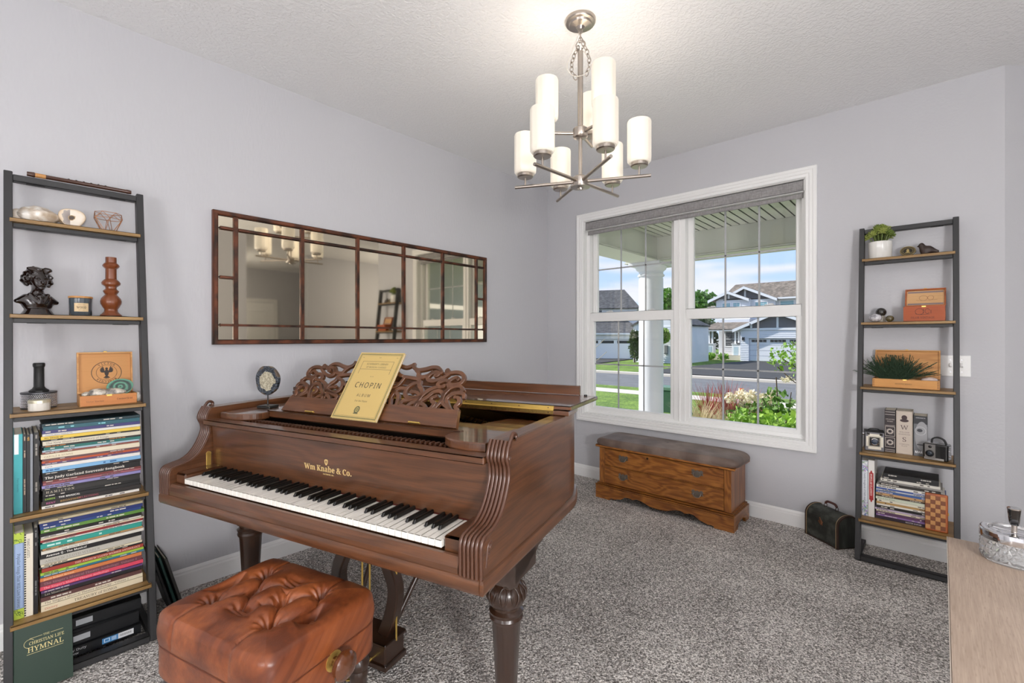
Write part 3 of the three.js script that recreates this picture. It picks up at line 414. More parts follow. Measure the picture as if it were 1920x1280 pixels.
// ---------- chandelier ----------
{
  const o = thing('chandelier', 'brushed nickel two-tier chandelier with nine lit white glass shades', 'chandelier', [-1.209, 0, -1.793]);
  const shadeM = MP(0xdcd4c6, .35, { emissive: new THREE.Color(1, .92, .8), emissiveIntensity: .27, transmission: 0 });
  part(o, 'canopy', clathe([[.001, 2.7], [.012, 2.7], [.02, 2.712], [.05, 2.718], [.054, 2.726], [.066, 2.728], [.07, 2.734], [.07, HC], [.001, HC]], 40), mt.nickel);
  part(o, 'stem', merge([cyl(.0125, .0125, .4, 0, 2.4, 0), cyl(.0085, .0085, .24, 0, 2.1, 0), cyl(.006, .012, .012, 0, 2.606, 0)]), mt.nickel);
  const link = (p, rot, parent = o) => { const g = new THREE.TorusGeometry(.0085, .0019, 6, 14); g.scale(1, 1.55, 1); const m = part(parent, 'chain_link', g, mt.nickel); m.position.set(...p); m.rotation.set(...rot); };
  part(o, 'hanging_ring', new THREE.TorusGeometry(.02, .0026, 8, 24).rotateY(.5).translate(0, 2.63, 0), mt.nickel);
  for (let k = 0; k < 3; k++) link([0, 2.694 - k * .02, 0], [0, k * 1.5 + .4, 0]);
  // spare chain hanging in a loop beside the stem, and the supply cord
  const R = [.7387, -.674], drape = q => { const c = new THREE.CatmullRomCurve3(q.map(([s, y]) => V3(R[0] * s, y, R[1] * s))), n = Math.round(c.getLength() / .0205); for (let k = 0; k <= n; k++) { const p = c.getPointAt(k / n), t = c.getTangentAt(k / n), m = part(o, 'chain_link', linkG, mt.nickel); m.position.copy(p); m.quaternion.setFromUnitVectors(V3(0, 1, 0), t).multiply(new THREE.Quaternion().setFromAxisAngle(V3(0, 1, 0), k % 2 ? 1.45 : .1)); } };
  const linkG = new THREE.TorusGeometry(.0085, .0019, 6, 14).scale(1, 1.5, 1);
  drape([[.006, 2.655], [.022, 2.62], [.038, 2.575], [.042, 2.535], [.03, 2.5]]); drape([[-.012, 2.615], [-.03, 2.578], [-.04, 2.54], [-.038, 2.505], [-.024, 2.482]]);
  part(o, 'cord', tube([[0, 2.69, .004], [-.025, 2.6, .03], [-.042, 2.52, .045], [-.01, 2.478, .03], [.03, 2.5, -.015], [.035, 2.56, -.03], [.01, 2.605, 0]], .0018, 50, 6), M(0xcfcac2, .4));
  const hub = y => clathe([[.001, y - .024], [.02, y - .024], [.03, y - .02], [.034, y - .014], [.034, y + .02], [.028, y + .026], [.001, y + .026]], 32);
  part(o, 'hub', hub(2.222), mt.nickel); part(o, 'hub', merge([hub(1.998), clathe([[.001, 1.963], [.012, 1.963], [.014, 1.97], [.044, 1.973], [.046, 1.978], [.03, 1.982], [.001, 1.982]], 32)]), mt.nickel);
  const shadeG = clathe([[.001, .004], [.045, .004], [.0515, .012], [.0525, .03], [.0525, .185], [.050, .191], [.048, .188], [.049, .18], [.049, .02], [.03, .012], [.001, .012]], 36);
  const cupG = clathe([[.001, -.01], [.006, -.01], [.034, -.008], [.038, -.004], [.038, .012], [.034, .014], [.001, .014]], 32);
  const lamp = (ang, r, tip, y) => {
    const c = Math.cos(ang), s = Math.sin(ang), arm = part(o, 'arm', rod([c * .02, y, s * .02], [c * tip, y, s * tip], .0075, 12), mt.nickel);
    part(arm, 'post', cyl(.0045, .0045, .05, c * r, y + .025, s * r, 12), mt.nickel); part(arm, 'cup', cupG.clone().translate(c * r, y + .05, s * r), mt.nickel);
    part(o, 'lamp_shade', shadeG.clone().translate(c * r, y + .055, s * r), shadeM);
    const l = new THREE.PointLight(new THREE.Color(1, .93, .85), CHANDELIER_EACH, 0, 2); l.position.set(-1.209 + c * r, y + .15, -1.793 + s * r); l.castShadow = true; l.shadow.radius = 2; l.shadow.mapSize.set(512, 512); scene.add(l);
  };
  for (let k = 0; k < 6; k++) lamp((-26.7 + 60 * k) * PI / 180, .262, .312, 2.0);
  for (let k = 0; k < 3; k++) lamp((16 + 120 * k) * PI / 180, .155, .165, 2.222);
}
// ---------- wall mirror ----------
{
  const L = 2.014, H = .713, o = thing('wall_mirror', 'long bronze-framed window-pane mirror on the left wall', 'mirror', [XL + .004, 1.2435, -.7395], PI / 2);   // x along the wall, z into the room
  part(o, 'backing', span(.01, L - .01, .01, H - .01, 0, .008, .002), mt.black);
  part(o, 'frame', uvBox(ring(.024, L - .024, .024, H - .024, [[0, .012], [0, .026], [.005, .03], [.019, .03], [.024, .024], [.024, 0]])), mt.bronze);
  const cx = [.024, .1095, .468, .8305, 1.19, 1.546, 1.9, L - .024], ry = [.024, .1045, .6225, H - .024];
  for (let i = 0; i < 7; i++) {
    const rows = i === 0 || i === 6 ? [ry[0], ry[1], .36, ry[2], ry[3]] : ry;
    for (let j = 0; j + 1 < rows.length; j++) { const m = part(o, 'pane', span(cx[i] + .002, cx[i + 1] - .002, rows[j] + .002, rows[j + 1] - .002, .008, .013, .003), mt.mirror); m.rotation.y = (hash(i, j, 5) - .5) * .002; }
    if (i) part(o, 'bar', uvBox(span(cx[i] - .011, cx[i] + .011, .02, H - .02, .01, .026, .003), 'y'), mt.bronze);
    for (const y of rows.slice(1, -1)) part(o, 'bar', uvBox(span(cx[i] + .009, cx[i + 1] - .009, y - .009, y + .009, .01, .025, .003), 'x', i * .3), mt.bronze);
  }
}
// ---------- ladder shelves: local x along the wall, z out of the wall ----------
const BOARD_Y = [1.755, 1.373, .993, .615, .24];
function ladder(label, pos, ry, zTop, zBot) {
  const o = thing('ladder_shelf', label, 'shelf', pos, ry, 'leaning ladder shelves'), h = 1.94, zf = y => zBot + (zTop - zBot) * y / h, tilt = Math.atan2(zTop - zBot, h), D = .05;
  for (const s of [-1, 1]) { const g = cbox(.025, Math.hypot(h, zTop - zBot), D, .002); const m = part(o, 'post', at(g, s * .2075, h / 2 + .004, (zTop + zBot) / 2 - D / 2 / Math.cos(tilt), tilt), mt.frame); }
  const rail = (y, hh) => span(-.195, .195, y, y + hh, zf(y) - D + .004, zf(y) - .004);
  const top = part(o, 'top_rail', rail(h - .03, .026), mt.frame);
  for (const s of [-1, 1]) part(top, 'slot', rbox(.055, .003, .02, .0014, s * .13, h - .0312, zf(h - .03) - D / 2), mt.black);
  part(o, 'bottom_rail', span(-.195, .195, .006, .032, zf(0) - D + .004, zf(0) - .004), mt.frame); 
  for (const s of [-1, 1]) part(o, 'foot_bar', span(s * .2075 - .0125, s * .2075 + .0125, .0, .025, .012, zf(0) - .02), mt.frame);
  BOARD_Y.forEach((y, k) => {
    const b = part(o, 'shelf_board', uvBox(span(-.204, .204, y - .017, y, .012, zf(y) + .014, .002), 'x', k * .37, k * .21), mt.shelf);
    const un = part(b, 'under_rail', span(-.194, .194, y - .034, y - .0172, Math.max(.014, zf(y) - D), zf(y) - .004, .001), mt.frame);
    for (const s of [-1, 1]) part(un, 'slot', rbox(.055, .003, .018, .0014, s * .13, y - .0342, zf(y) - D / 2), mt.black);
  });
  return { o, zf };
}
const LS = ladder('dark ladder shelf packed with songbooks left of the piano', [XL, 0, -.218], PI / 2, .10, .405);
const RS = ladder('dark ladder shelf with plants and cameras right of the window', [-.122, 0, ZW], 0, .095, .325);
const onL = (x, y, z) => [XL + z, y, -.218 - x], onR = (x, y, z) => [-.122 + x, y, ZW + z];   // shelf coordinates to the room
// ---------- grand piano: local x along the keys, y up, z towards the player ----------
const PIANO = [-1.5845, 0, -.6405], PRY = 15.456 * PI / 180;
const fontBold = await new FontLoader().loadAsync('fonts/droid/droid_serif_bold.typeface.json');
{
  const o = thing('grand_piano', 'walnut grand piano with carved music desk', 'piano', PIANO, PRY);
  // case outline in plan, (x, d) with d = depth from the key fronts
  const right = smooth([[.745, .6], [.738, .72], [.66, .9], [.5, 1.03], [.3, 1.12], [.08, 1.25], [-.12, 1.45], [-.3, 1.58], [-.5, 1.6], [-.68, 1.57], [-.745, 1.46]], 60);
  const plan = (off, d0) => { const pts = [[-.745 - off, d0], [.745 + off, d0], ...right.map((p, i) => { const a = right[Math.max(0, i - 1)], b = right[Math.min(right.length - 1, i + 1)], dx = b[0] - a[0], dy = b[1] - a[1], l = Math.hypot(dx, dy); return [p[0] + dy / l * off, p[1] - dx / l * off]; })]; return pts; };
  const slab = (outer, hole, y0, y1, bev = 0) => ext(shapeOf(outer, hole ? [hole] : []), y1 - y0, bev).rotateX(-PI / 2).translate(0, y0, 0);   // (x, d) -> (x, y, -d)
  const U = (off) => { const p = plan(off, .285); return [p[1], ...p.slice(2), p[0]]; };
  part(o, 'rim', uvBox(slab([...U(0), ...U(-.055).reverse()], null, .66, .985, .003), 'z'), mt.walnut);
  part(o, 'base_moulding', uvBox(slab(plan(.012, -.02), plan(-.12, .3), .613, .66, .012), 'z'), mt.walnut);
  part(o, 'soundboard', uvBox(slab(plan(-.05, .3), null, .70, .72), 'x'), mt.cedar);
  part(o, 'cast_plate', slab(plan(-.07, .56), plan(-.25, .8), .86, .885, .004), mt.gold);
  part(o, 'strings', merge(Array.from({ length: 40 }, (_, k) => rod([-.6 + k * .031, .9, -.45], [-.64 + k * .027, .9, -.9 + Math.abs(k - 8) * .002], .0012, 5))), mt.nickel);
  // arms
  const prof = smooth([[-.02, .66], [-.0205, .70], [-.02, .742], [-.012, .757], [.015, .765], [.05, .772], [.078, .787], [.1, .81], [.122, .848], [.135, .885], [.132, .912], [.122, .935], [.127, .958], [.142, .983]], 60);
  for (const s of [-1, 1]) {
    const g = ext(shapeOf([...prof.map(p => [-p[0], p[1]]), [-.3, .985], [-.3, .66]]), .062, .002).rotateY(-PI / 2);   // shape x = z
    const sp = ext(shapeOf([...prof.map(p => [-p[0] - .0005, p[1]]), [-.6, .985], [-.6, .66]]), .0035, .0008).rotateY(-PI / 2); part(o, 'side_panel', uvBox(sp.translate(s > 0 ? .7485 : -.745, 0, 0), 'z'), mt.walnut);
    const a = part(o, 'arm', uvBox(g.translate(s > 0 ? .744 : -.682, 0, 0), 'z'), mt.walnut);
    for (let k = 0; k < 5; k++) part(a, 'reed', tube(prof.map(p => [s * (.6885 + k * .0122), p[1], -p[0] + .001]), .0058, 70, 8), mt.carved);
    part(a, 'edge_bead', tube(prof.map(p => [s * .748, p[1], -p[0] - .004]), .006, 70, 8), mt.carved);
    part(a, 'carved_scroll', merge([tube([[0, 0, 0], [0, .02, -.008], [0, .036, -.024], [0, .03, -.04], [0, .018, -.038], [0, .018, -.028]], .006, 30, 8).translate(s * .747, .965, -.145), sph(.008, s * .748, .934, -.138, 12, 8)]), mt.carved);
    part(a, 'carved_leaf', merge([tube([[0, 0, 0], [0, .03, -.006], [0, .055, -.014], [0, .06, -.026], [0, .048, -.028]], .005, 30, 8).translate(s * .747, .68, -.008), sph(.007, s * .748, .728, -.026, 12, 8), sph(.005, s * .748, .712, -.022, 10, 8), sph(.004, s * .748, .7, -.018, 10, 8)]), mt.carved);
    part(o, 'key_block', uvBox(span(s * .616, s * .681, .66, .742, -.155, -.004, .006), 'z'), mt.walnut);
  }
  part(o, 'keybed', uvBox(merge([span(-.74, .74, .625, .66, -.42, .018, .004), span(-.68, .68, .66, .7, -.16, -.02, .002)]), 'x'), mt.walnut);
  part(o, 'keyslip', uvBox(ext(shapeOf([[.0, .66], [.021, .66], [.022, .676], [.018, .69], [.012, .7015], [.004, .7035], [0, .7]]), 1.36).rotateY(-PI / 2).translate(.68, 0, 0), 'x'), mt.walnut);
  part(o, 'front_moulding', uvBox(ext(shapeOf(smooth([[0, .612], [.012, .614], [.02, .622], [.024, .635], [.024, .65], [.018, .659], [0, .66]], 24)), 1.49).rotateY(-PI / 2).translate(.745, 0, 0), 'x'), mt.walnut);
  // keys
  const kw = 1.2262 / 52, wg = cbox(kw - .0013, .0205, .15, .0014), bg = (() => { const g = cbox(.0098, .0135, .098, .0022), p = g.attributes.position; for (let i = 0; i < p.count; i++) if (p.getY(i) > 0) { p.setX(i, p.getX(i) * .84); if (p.getZ(i) > .04) p.setZ(i, p.getZ(i) - .006); } g.computeVertexNormals(); return g; })();
  for (let k = 0; k < 52; k++) { const x = -.6131 + (k + .5) * kw; const m = part(o, 'white_key', wg, mt.ivory); m.position.set(x, .7168, -.075); if (k < 51 && [0, 2, 3, 5, 6].includes(k % 7)) { const b = part(o, 'black_key', bg, mt.ebony); b.position.set(x + kw / 2 + [.0, 0, -.0016, .0016, 0, -.002, 0][k % 7], .7338, -.101); } }
  // fallboard with its rail
  const fb = part(o, 'fallboard', uvBox(at(span(-.68, .68, 0, .192, -.018, 0, .003), 0, .728, -.152, .05)), mt.walnut);
  part(fb, 'felt_strip', span(-.61, .61, .727, .731, -.156, -.149, .001), M(0x6b2a22, .95));
  part(fb, 'rail', uvBox(span(-.682, .682, .914, .936, -.165, -.108, .003)), mt.walnut);
  for (const s of [-1, 1]) part(fb, 'pivot_plate', merge([rbox(.004, .05, .02, .0018, s * .68, .765, -.13), cyl(.01, .01, .004, 0, 0, 0, 16).rotateZ(PI / 2).translate(s * .68, .79, -.13)]), mt.brass);
  const txt = (s, size, x, y) => { const g = new TextGeometry(s, { font: fontBold, size, depth: .0006, curveSegments: 4 }); g.computeBoundingBox(); const w = g.boundingBox.max.x; g.translate(-w / 2, 0, 0); g.rotateX(.05); return g.translate(x, y, -.1517 + .05 * (y - .728)); };
  part(fb, 'lettering', merge([txt('Wm Knabe & Co.', .0205, .006, .796), txt('BALTIMORE, MD.', .0045, .012, .785)]), M(0xe6c98a, .4, { metalness: .3 }));
  part(fb, 'crest', at(merge([ext(shapeOf(smooth([[-.0075, .009], [.0075, .009], [.0075, -.002], [0, -.011], [-.0075, -.002]], 30, true), [[[-.005, .0065], [-.005, -.001], [0, -.007], [.005, -.001], [.005, .0065]]]), .0006), span(-.0008, .0008, -.006, .006, 0, .0006, 0)]), .003, .831, -.1465), M(0xe6c98a, .4, { metalness: .3 }));
  // action seen through the slot
  part(o, 'pin_block', span(-.68, .68, .885, .905, -.56, -.165, .002), M(0x2c1a12, .7));
  part(o, 'hammer_rail', merge([uvBox(span(-.64, .64, .905, .922, -.24, -.19, .003)), ...Array.from({ length: 60 }, (_, k) => cbox(.01, .012, .03, .002, -.6 + k * .0204, .928, -.215))]), mt.carved);
  // music shelf with rounded wings
  const w = (s) => smooth([[s * .5, .283], [s * .475, .262], [s * .478, .21], [s * .52, .17], [s * .59, .158], [s * .655, .165]], 24);
  const Rw = w(1), Lw = w(-1).reverse();
  part(o, 'music_shelf', uvBox(slab([[-.664, .58], ...Lw, ...Rw, [.664, .58], [.52, .58], [.48, .43], [-.48, .43], [-.52, .58]], null, .934, .963, .004), 'x'), mt.walnutGloss);
  part(o, 'shelf_rail', uvBox(span(-.5, .5, .938, .966, -.292, -.268, .004)), mt.walnut);
  for (const s of [-1, 1]) part(o, 'rim_ledge', uvBox(span(s * .664, s * .7, .93, .95, -.6, -.3, .002), 'z'), mt.walnutGloss);
  // music desk with fretwork
  const desk = new THREE.Group(); desk.name = 'music_desk'; desk.position.set(.02, .966, -.293); desk.rotation.x = -33 * PI / 180; o.add(desk);
  part(desk, 'desk_board', uvBox(ext(shapeOf([[-.448, 0], [.448, 0], [.434, .068], [-.434, .068]]), .02, .002).translate(0, 0, -.01), 'x'), mt.walnut);
  for (const s of [-1, 0, 1]) part(desk, 'desk_hinge', cbox(.05, .006, .012, .001, s * .27, .003, .012), mt.brass);
  const H = [[[.156, .252], [.161, .235], [.185, .222], [.219, .226], [.25, .235], [.277, .235], [.294, .225], [.302, .212]], [[.317, .216], [.34, .214], [.364, .218], [.39, .215], [.407, .202], [.409, .183], [.395, .169], [.365, .166], [.351, .175], [.362, .19], [.381, .197], [.388, .188]], [[.34, .21], [.32, .195], [.291, .181], [.266, .177], [.248, .186], [.252, .203], [.274, .216], [.291, .212], [.291, .202], [.279, .198]], [[.263, .22], [.246, .2], [.222, .191], [.202, .194], [.195, .209], [.18, .218]], [[.13, .19], [.16, .187], [.195, .183], [.216, .175], [.221, .157], [.241, .138], [.251, .116], [.246, .093], [.235, .068]], [[.218, .167], [.19, .161], [.171, .141], [.171, .116], [.191, .101], [.219, .101], [.24, .104], [.238, .117], [.218, .126], [.197, .126]], [[.42, .143], [.412, .158], [.39, .162], [.365, .152], [.348, .124], [.352, .095], [.375, .078], [.405, .064]], [[.437, .112], [.431, .13], [.41, .135], [.379, .125], [.367, .107], [.378, .088], [.4, .066]], [[.325, .062], [.346, .102], [.344, .123], [.326, .136], [.3, .132], [.281, .112], [.253, .085], [.25, .064]], [[.352, .176], [.333, .183], [.306, .168], [.314, .154], [.336, .156]], [[.311, .155], [.279, .141], [.256, .119], [.243, .094], [.237, .066]], [[.31, .064], [.32, .086], [.306, .095], [.3, .106], [.316, .115]], [[.251, .1], [.235, .107], [.202, .094], [.173, .085], [.17, .072], [.195, .066]], [[.432, .066], [.414, .08], [.423, .098], [.414, .115], [.401, .116]],
    [[.16, .246], [.13, .232], [.1, .236], [.07, .252], [.035, .262], [0, .268]], [[.13, .19], [.1, .2], [.08, .22], [.09, .238]], [[0, .25], [.03, .235], [.05, .2], [.03, .17], [0, .165]], [[.14, .19], [.12, .15], [.08, .14], [.05, .16], [.06, .185], [.085, .18]], [[.15, .066], [.14, .11], [.1, .125], [.06, .11], [.06, .08], [.09, .085]], [[0, .165], [.02, .12], [.05, .066]], [[.17, .14], [.13, .135], [.11, .1], [.12, .066]], [[.2, .066], [.225, .085], [.27, .08], [.29, .066]], [[.345, .125], [.36, .15], [.345, .17]]];
  const fret = []; for (const s of [-1, 1]) for (const p of H) { fret.push(ext(strokeShape(p.map(q => [q[0] * s, q[1]]), t => .0148 * (.64 + .36 * Math.sin(PI * clamp(t * .9 + .08))) + .0015, 30), .016, .002, 1).translate(0, 0, -.008)); }
  for (const [x, y, r] of [[.328, .222, .0105], [.388, .19, .008], [.281, .2, .008], [.2, .126, .008], [.336, .157, .008], [.401, .116, .007], [.318, .115, .007], [.422, .146, .008], [.302, .214, .009]]) for (const s of [-1, 1]) fret.push(cyl(r, r, .016, 0, 0, 0, 16).rotateX(PI / 2).translate(s * x, y, 0));
  part(desk, 'fretwork', uvBox(merge(fret), 'x'), mt.walnut);
  part(desk, 'prop', uvBox(at(span(-.1, .1, -.012, .012, -.008, 0, .002), 0, .2, -.035, 0)), mt.walnut);
  // lid: main lid shut, front flap folded back on it with its lip standing up
  const lidOut = plan(.016, .6).map(p => [p[0], Math.max(p[1], .6)]);
  part(o, 'lid', uvBox(slab(lidOut, null, .986, 1.004, .003), 'x'), mt.walnutGloss);
  const fl = part(o, 'lid_flap', uvBox(span(-.768, .768, 1.0055, 1.0225, -.955, -.606, .003)), mt.walnutGloss);
  part(fl, 'flap_lip', uvBox(span(-.69, .69, 1.022, 1.066, -.955, -.935, .003)), mt.walnut);
  for (const x of [-.72, .72]) part(fl, 'rubber_bumper', cyl(.007, .007, .006, x, 1.0255, -.93, 12), mt.black);
  for (const y of [.9955, 1.0135]) { const hg = part(o, 'lid_hinge', span(-.7, .7, y - .0075, y + .0075, -.606, -.6, .001), mt.brass); for (let k = 0; k < 12; k++) part(hg, 'screw', cyl(.0022, .0022, .001, 0, 0, 0, 8).rotateX(PI / 2).translate(-.68 + k * .1235, y, -.5995), mt.carved); }
  part(o, 'hinge_knuckle', rod([-.7, 1.0045, -.598], [.7, 1.0045, -.598], .0028, 8), mt.brass);
  // legs, aprons
  const leg = [[.001, .02], [.014, .02], [.02, .035], [.024, .05], [.034, .06], [.034, .075], [.028, .085], [.03, .1], [.046, .385], [.052, .392], [.054, .4], [.05, .408], [.053, .414], [.055, .42], [.045, .428], [.046, .436], [.056, .444], [.062, .462], [.063, .475], [.058, .492], [.044, .508], [.034, .516], [.05, .525], [.05, .54]];
  for (const [x, d] of [[.672, .268], [-.655, .3], [-.35, 1.42]]) {
    const l = part(o, 'leg', clathe(leg, 40).translate(x, 0, -d), mt.legWood);
    part(l, 'leg_block', uvBox(span(x - .07, x + .07, .54, .615, -d - .08, -d + .08, .006), 'y'), mt.legWood);
    part(l, 'carved_petals', merge(Array.from({ length: 10 }, (_, k) => { const a = k / 10 * 2 * PI; return tube([[.053, .448, 0], [.0635, .468, .008], [.062, .485, .012], [.052, .5, .008], [.046, .507, 0], [.052, .5, -.008], [.062, .485, -.012], [.0635, .468, -.008]], .0028, 24, 6, true).rotateY(a).translate(x, 0, -d); })), mt.legWood);
    part(l, 'caster', merge([cyl(.022, .022, .014, 0, 0, 0, 20).rotateZ(PI / 2).translate(x, .022, -d - .008), cyl(.016, .012, .02, x, .03, -d)]), mt.brass);
  }
  const ap = [[.06, .615], [.06, .606], [.09, .6], [.11, .58], [.135, .568], [.16, .545], [.19, .538], [.2, .53], [.215, .535], [.24, .55], [.285, .553], [.3, .575], [.345, .58], [.365, .595], [.39, .598], [.43, .606], [.44, .615]];
  for (const s of [-1, 1]) part(o, 'apron', uvBox(ext(shapeOf(ap.map(p => [-p[0], p[1]])), .02, .002).rotateY(-PI / 2).translate(s > 0 ? .742 : -.722, 0, 0), 'z'), mt.legWood);
  // pedal lyre
  const ly = new THREE.Group(); ly.name = 'pedal_lyre'; o.add(ly);
  part(ly, 'pedal_box', uvBox(merge([span(-.15, .15, .035, .125, -.40, -.29, .006), span(-.157, .157, .03, .055, -.405, -.283, .004), span(-.156, .156, .118, .132, -.405, -.284, .004)])), mt.legWood);
  for (const s of [-1, 1]) { part(ly, 'lyre_post', ext(strokeShape([[s * .1, .13], [s * .135, .22], [s * .15, .32], [s * .11, .42], [s * .09, .5], [s * .1, .6]], t => .05, 30), .045, .006).translate(0, 0, -.37), mt.legWood); part(ly, 'post_collar', span(s * .1 - .045, s * .1 + .045, .49, .51, -.385, -.31, .005), mt.legWood); }
  part(ly, 'lyre_top', span(-.16, .16, .59, .615, -.4, -.29, .005), mt.legWood);
  for (const x of [-.02, .02, .155]) part(ly, 'pedal_rod', rod([x, .12, -.345], [x, .612, -.345], .004), mt.brass);
  for (const x of [-.08, 0, .08]) part(ly, 'pedal', merge([rod([x, .06, -.3], [x, .055, -.22], .006), at(sph(.02, 0, 0, 0, 16, 10).scale(1, .3, 1.7), x, .056, -.2)]), mt.brass);
  for (const s of [-1, 1]) part(ly, 'brace', rod([s * .1, .13, -.39], [s * .19, .612, -.73], .011), mt.legWood);
}
// ---------- piano bench ----------
{
  const c = Math.cos(PRY), s = Math.sin(PRY), bx = .033, bz = .0955;   // centre in piano coordinates
  const o = thing('piano_bench', 'tufted brown leather piano bench', 'bench', [PIANO[0] + bx * c + bz * s, 0, PIANO[2] - bx * s + bz * c], PRY);
  const hw = .263, hd = .203, B = []; for (const [d, xs] of [[-.18, [-.118, .015, .148]], [-.09, [-.185, -.052, .081, .214]], [0, [-.118, .015, .148]]]) for (const x of xs) B.push([x - bx, -d - bz + .0]);
  const seg = []; for (let i = 0; i < B.length; i++) for (let j = i + 1; j < B.length; j++) { const d = Math.hypot(B[i][0] - B[j][0], B[i][1] - B[j][1]); if (d < .125) seg.push([B[i], B[j]]); }
  const edge = [[[-.151, -.0845 + .0], [-.151, -.3]], [[.115, -.0845], [.115, -.3]], [[-.151, .0845], [-.151, .3]], [[.115, .0845], [.115, .3]], [[-.018, -.0845], [-.018, -.3]], [[-.018, .0845], [-.018, .3]]];
  B.forEach(b => { b[1] += .0; }); const side = [[[-.218, -.0055], [-.4, -.0055]], [[.181, -.0055], [.4, -.0055]]];
  const sd = (x, z, [a, b]) => { const dx = b[0] - a[0], dz = b[1] - a[1], t = clamp(((x - a[0]) * dx + (z - a[1]) * dz) / (dx * dx + dz * dz)); return Math.hypot(x - a[0] - dx * t, z - a[1] - dz * t); };
  const N = V2, dip = (x, z) => { let h = 0; for (const b of B) { const r = Math.hypot(x - b[0], z - b[1]), a = Math.atan2(z - b[1], x - b[0]); h -= .046 * Math.exp(-r / .02); if (r < .05) h += .0034 * Math.sin(a * 9 + b[0] * 50) * Math.exp(-(((r - .024) / .015) ** 2)); } for (const g of seg) { const d = sd(x, z, g); h -= .017 * Math.exp(-d / .012) + .006 * Math.exp(-d / .0028); } return h; };
  const crease = (x, z) => { let h = 0; for (const g of edge.slice(0, 4)) { const d = sd(x, z, g); h -= .009 * Math.exp(-d / .004); } for (const g of side) { const d = sd(x, z, g); h -= .003 * Math.exp(-d / .005); } return h; };
  const rings = []; for (let k = 0; k <= 110; k++) { const q = .006 + .9 * k / 110; rings.push([q, 0, 0]); } for (let k = 1; k <= 10; k++) { const a = k / 10 * PI / 2; rings.push([.91 + .09 * Math.sin(a), .024 * (1 - Math.cos(a)), 0]); } for (let k = 1; k <= 10; k++) rings.push([1, .024 + .0065 * k, .004 * Math.sin(k / 10 * PI)]); rings.push([.99, .0905, -.002]);
  const g = cushion(hw, hd, .03, rings, 560, .466, (x, z, q, drop) => { const e = Math.max(Math.abs(x) / hw, Math.abs(z) / hd), dome = .026 * (1 - e * e); return drop > .03 ? 0 : dip(x, z) * clamp((1.02 - e) * 5) + crease(x, z) * (drop > .02 ? .3 : 1) + dome; });
  { // side creases push inwards where the folds run over the edge
    const p = g.attributes.position; for (let i = 0; i < p.count; i++) { const x = p.getX(i), y = p.getY(i), z = p.getZ(i); if (y < .45) { let k = 0; for (const e of edge.slice(0, 4)) if (Math.sign(z) === Math.sign(e[1][1]) && Math.abs(z) > hd * .93) k += Math.exp(-Math.abs(x - e[0][0]) / .004); for (const e of side) if (Math.sign(x) === Math.sign(e[1][0]) && Math.abs(x) > hw * .93) k += Math.exp(-Math.abs(z - e[0][1]) / .004); const f = 1 - .03 * k * clamp((y - .378) / .02); p.setX(i, x * f); p.setZ(i, z * f); } } g.computeVertexNormals();
  }
  const cu = part(o, 'cushion', g, mt.leather);
  for (const b of B) part(cu, 'button', sph(.0075, 0, 0, 0, 12, 8).scale(1, .5, 1).translate(b[0], .4405, b[1]), mt.leather);
  part(o, 'apron', cushion(hw, hd, .03, [[.9, .374 - .374, 0], [.992, .0, 0], [.998, .004, 0], [.998, .085, 0], [.99, .092, 0], [.5, .092, 0]], 160, .374, () => 0), mt.leather);
  part(o, 'piping', (() => { const pts = []; for (let k = 0; k < 120; k++) { const t = k / 120 * 2 * PI, a = Math.cos(t), b = Math.sin(t), e = 2 / 9; pts.push([Math.sign(a) * Math.abs(a) ** e * (hw - .001), .3755, Math.sign(b) * Math.abs(b) ** e * (hd - .001)]); } return tube(pts, .0022, 240, 6, true); })(), M(0x5e2d18, .5));
  for (const sx of [-1, 1]) {
    const k = part(o, 'height_knob', clathe([[.001, 0], [.013, 0], [.014, .012], [.022, .016], [.035, .027], [.04, .037], [.039, .046], [.03, .054], [.015, .059], [.001, .06]], 36).rotateZ(-sx * PI / 2).translate(sx * (hw + .004), .352, -.012), MP(0x5e3319, .25, { clearcoat: 1, clearcoatRoughness: .08 }));
    part(k, 'rosette', clathe([[.001, 0], [.028, 0], [.028, .004], [.022, .006], [.001, .006]], 28).rotateZ(-sx * PI / 2).translate(sx * (hw - .002), .352, -.012), mt.brass);
    for (const sz of [-1, 1]) { const l = part(o, 'leg', clathe([[.001, 0], [.02, 0], [.024, .01], [.02, .02], [.018, .04], [.027, .2], [.031, .214], [.027, .224], [.033, .236], [.034, .25], [.026, .262], [.03, .285], [.001, .285]], 28).translate(sx * .215, 0, sz * .155), mt.legWood); part(l, 'brass_ferrule', cyl(.0215, .024, .014, sx * .215, .009, sz * .155), mt.brass); }
  }
}
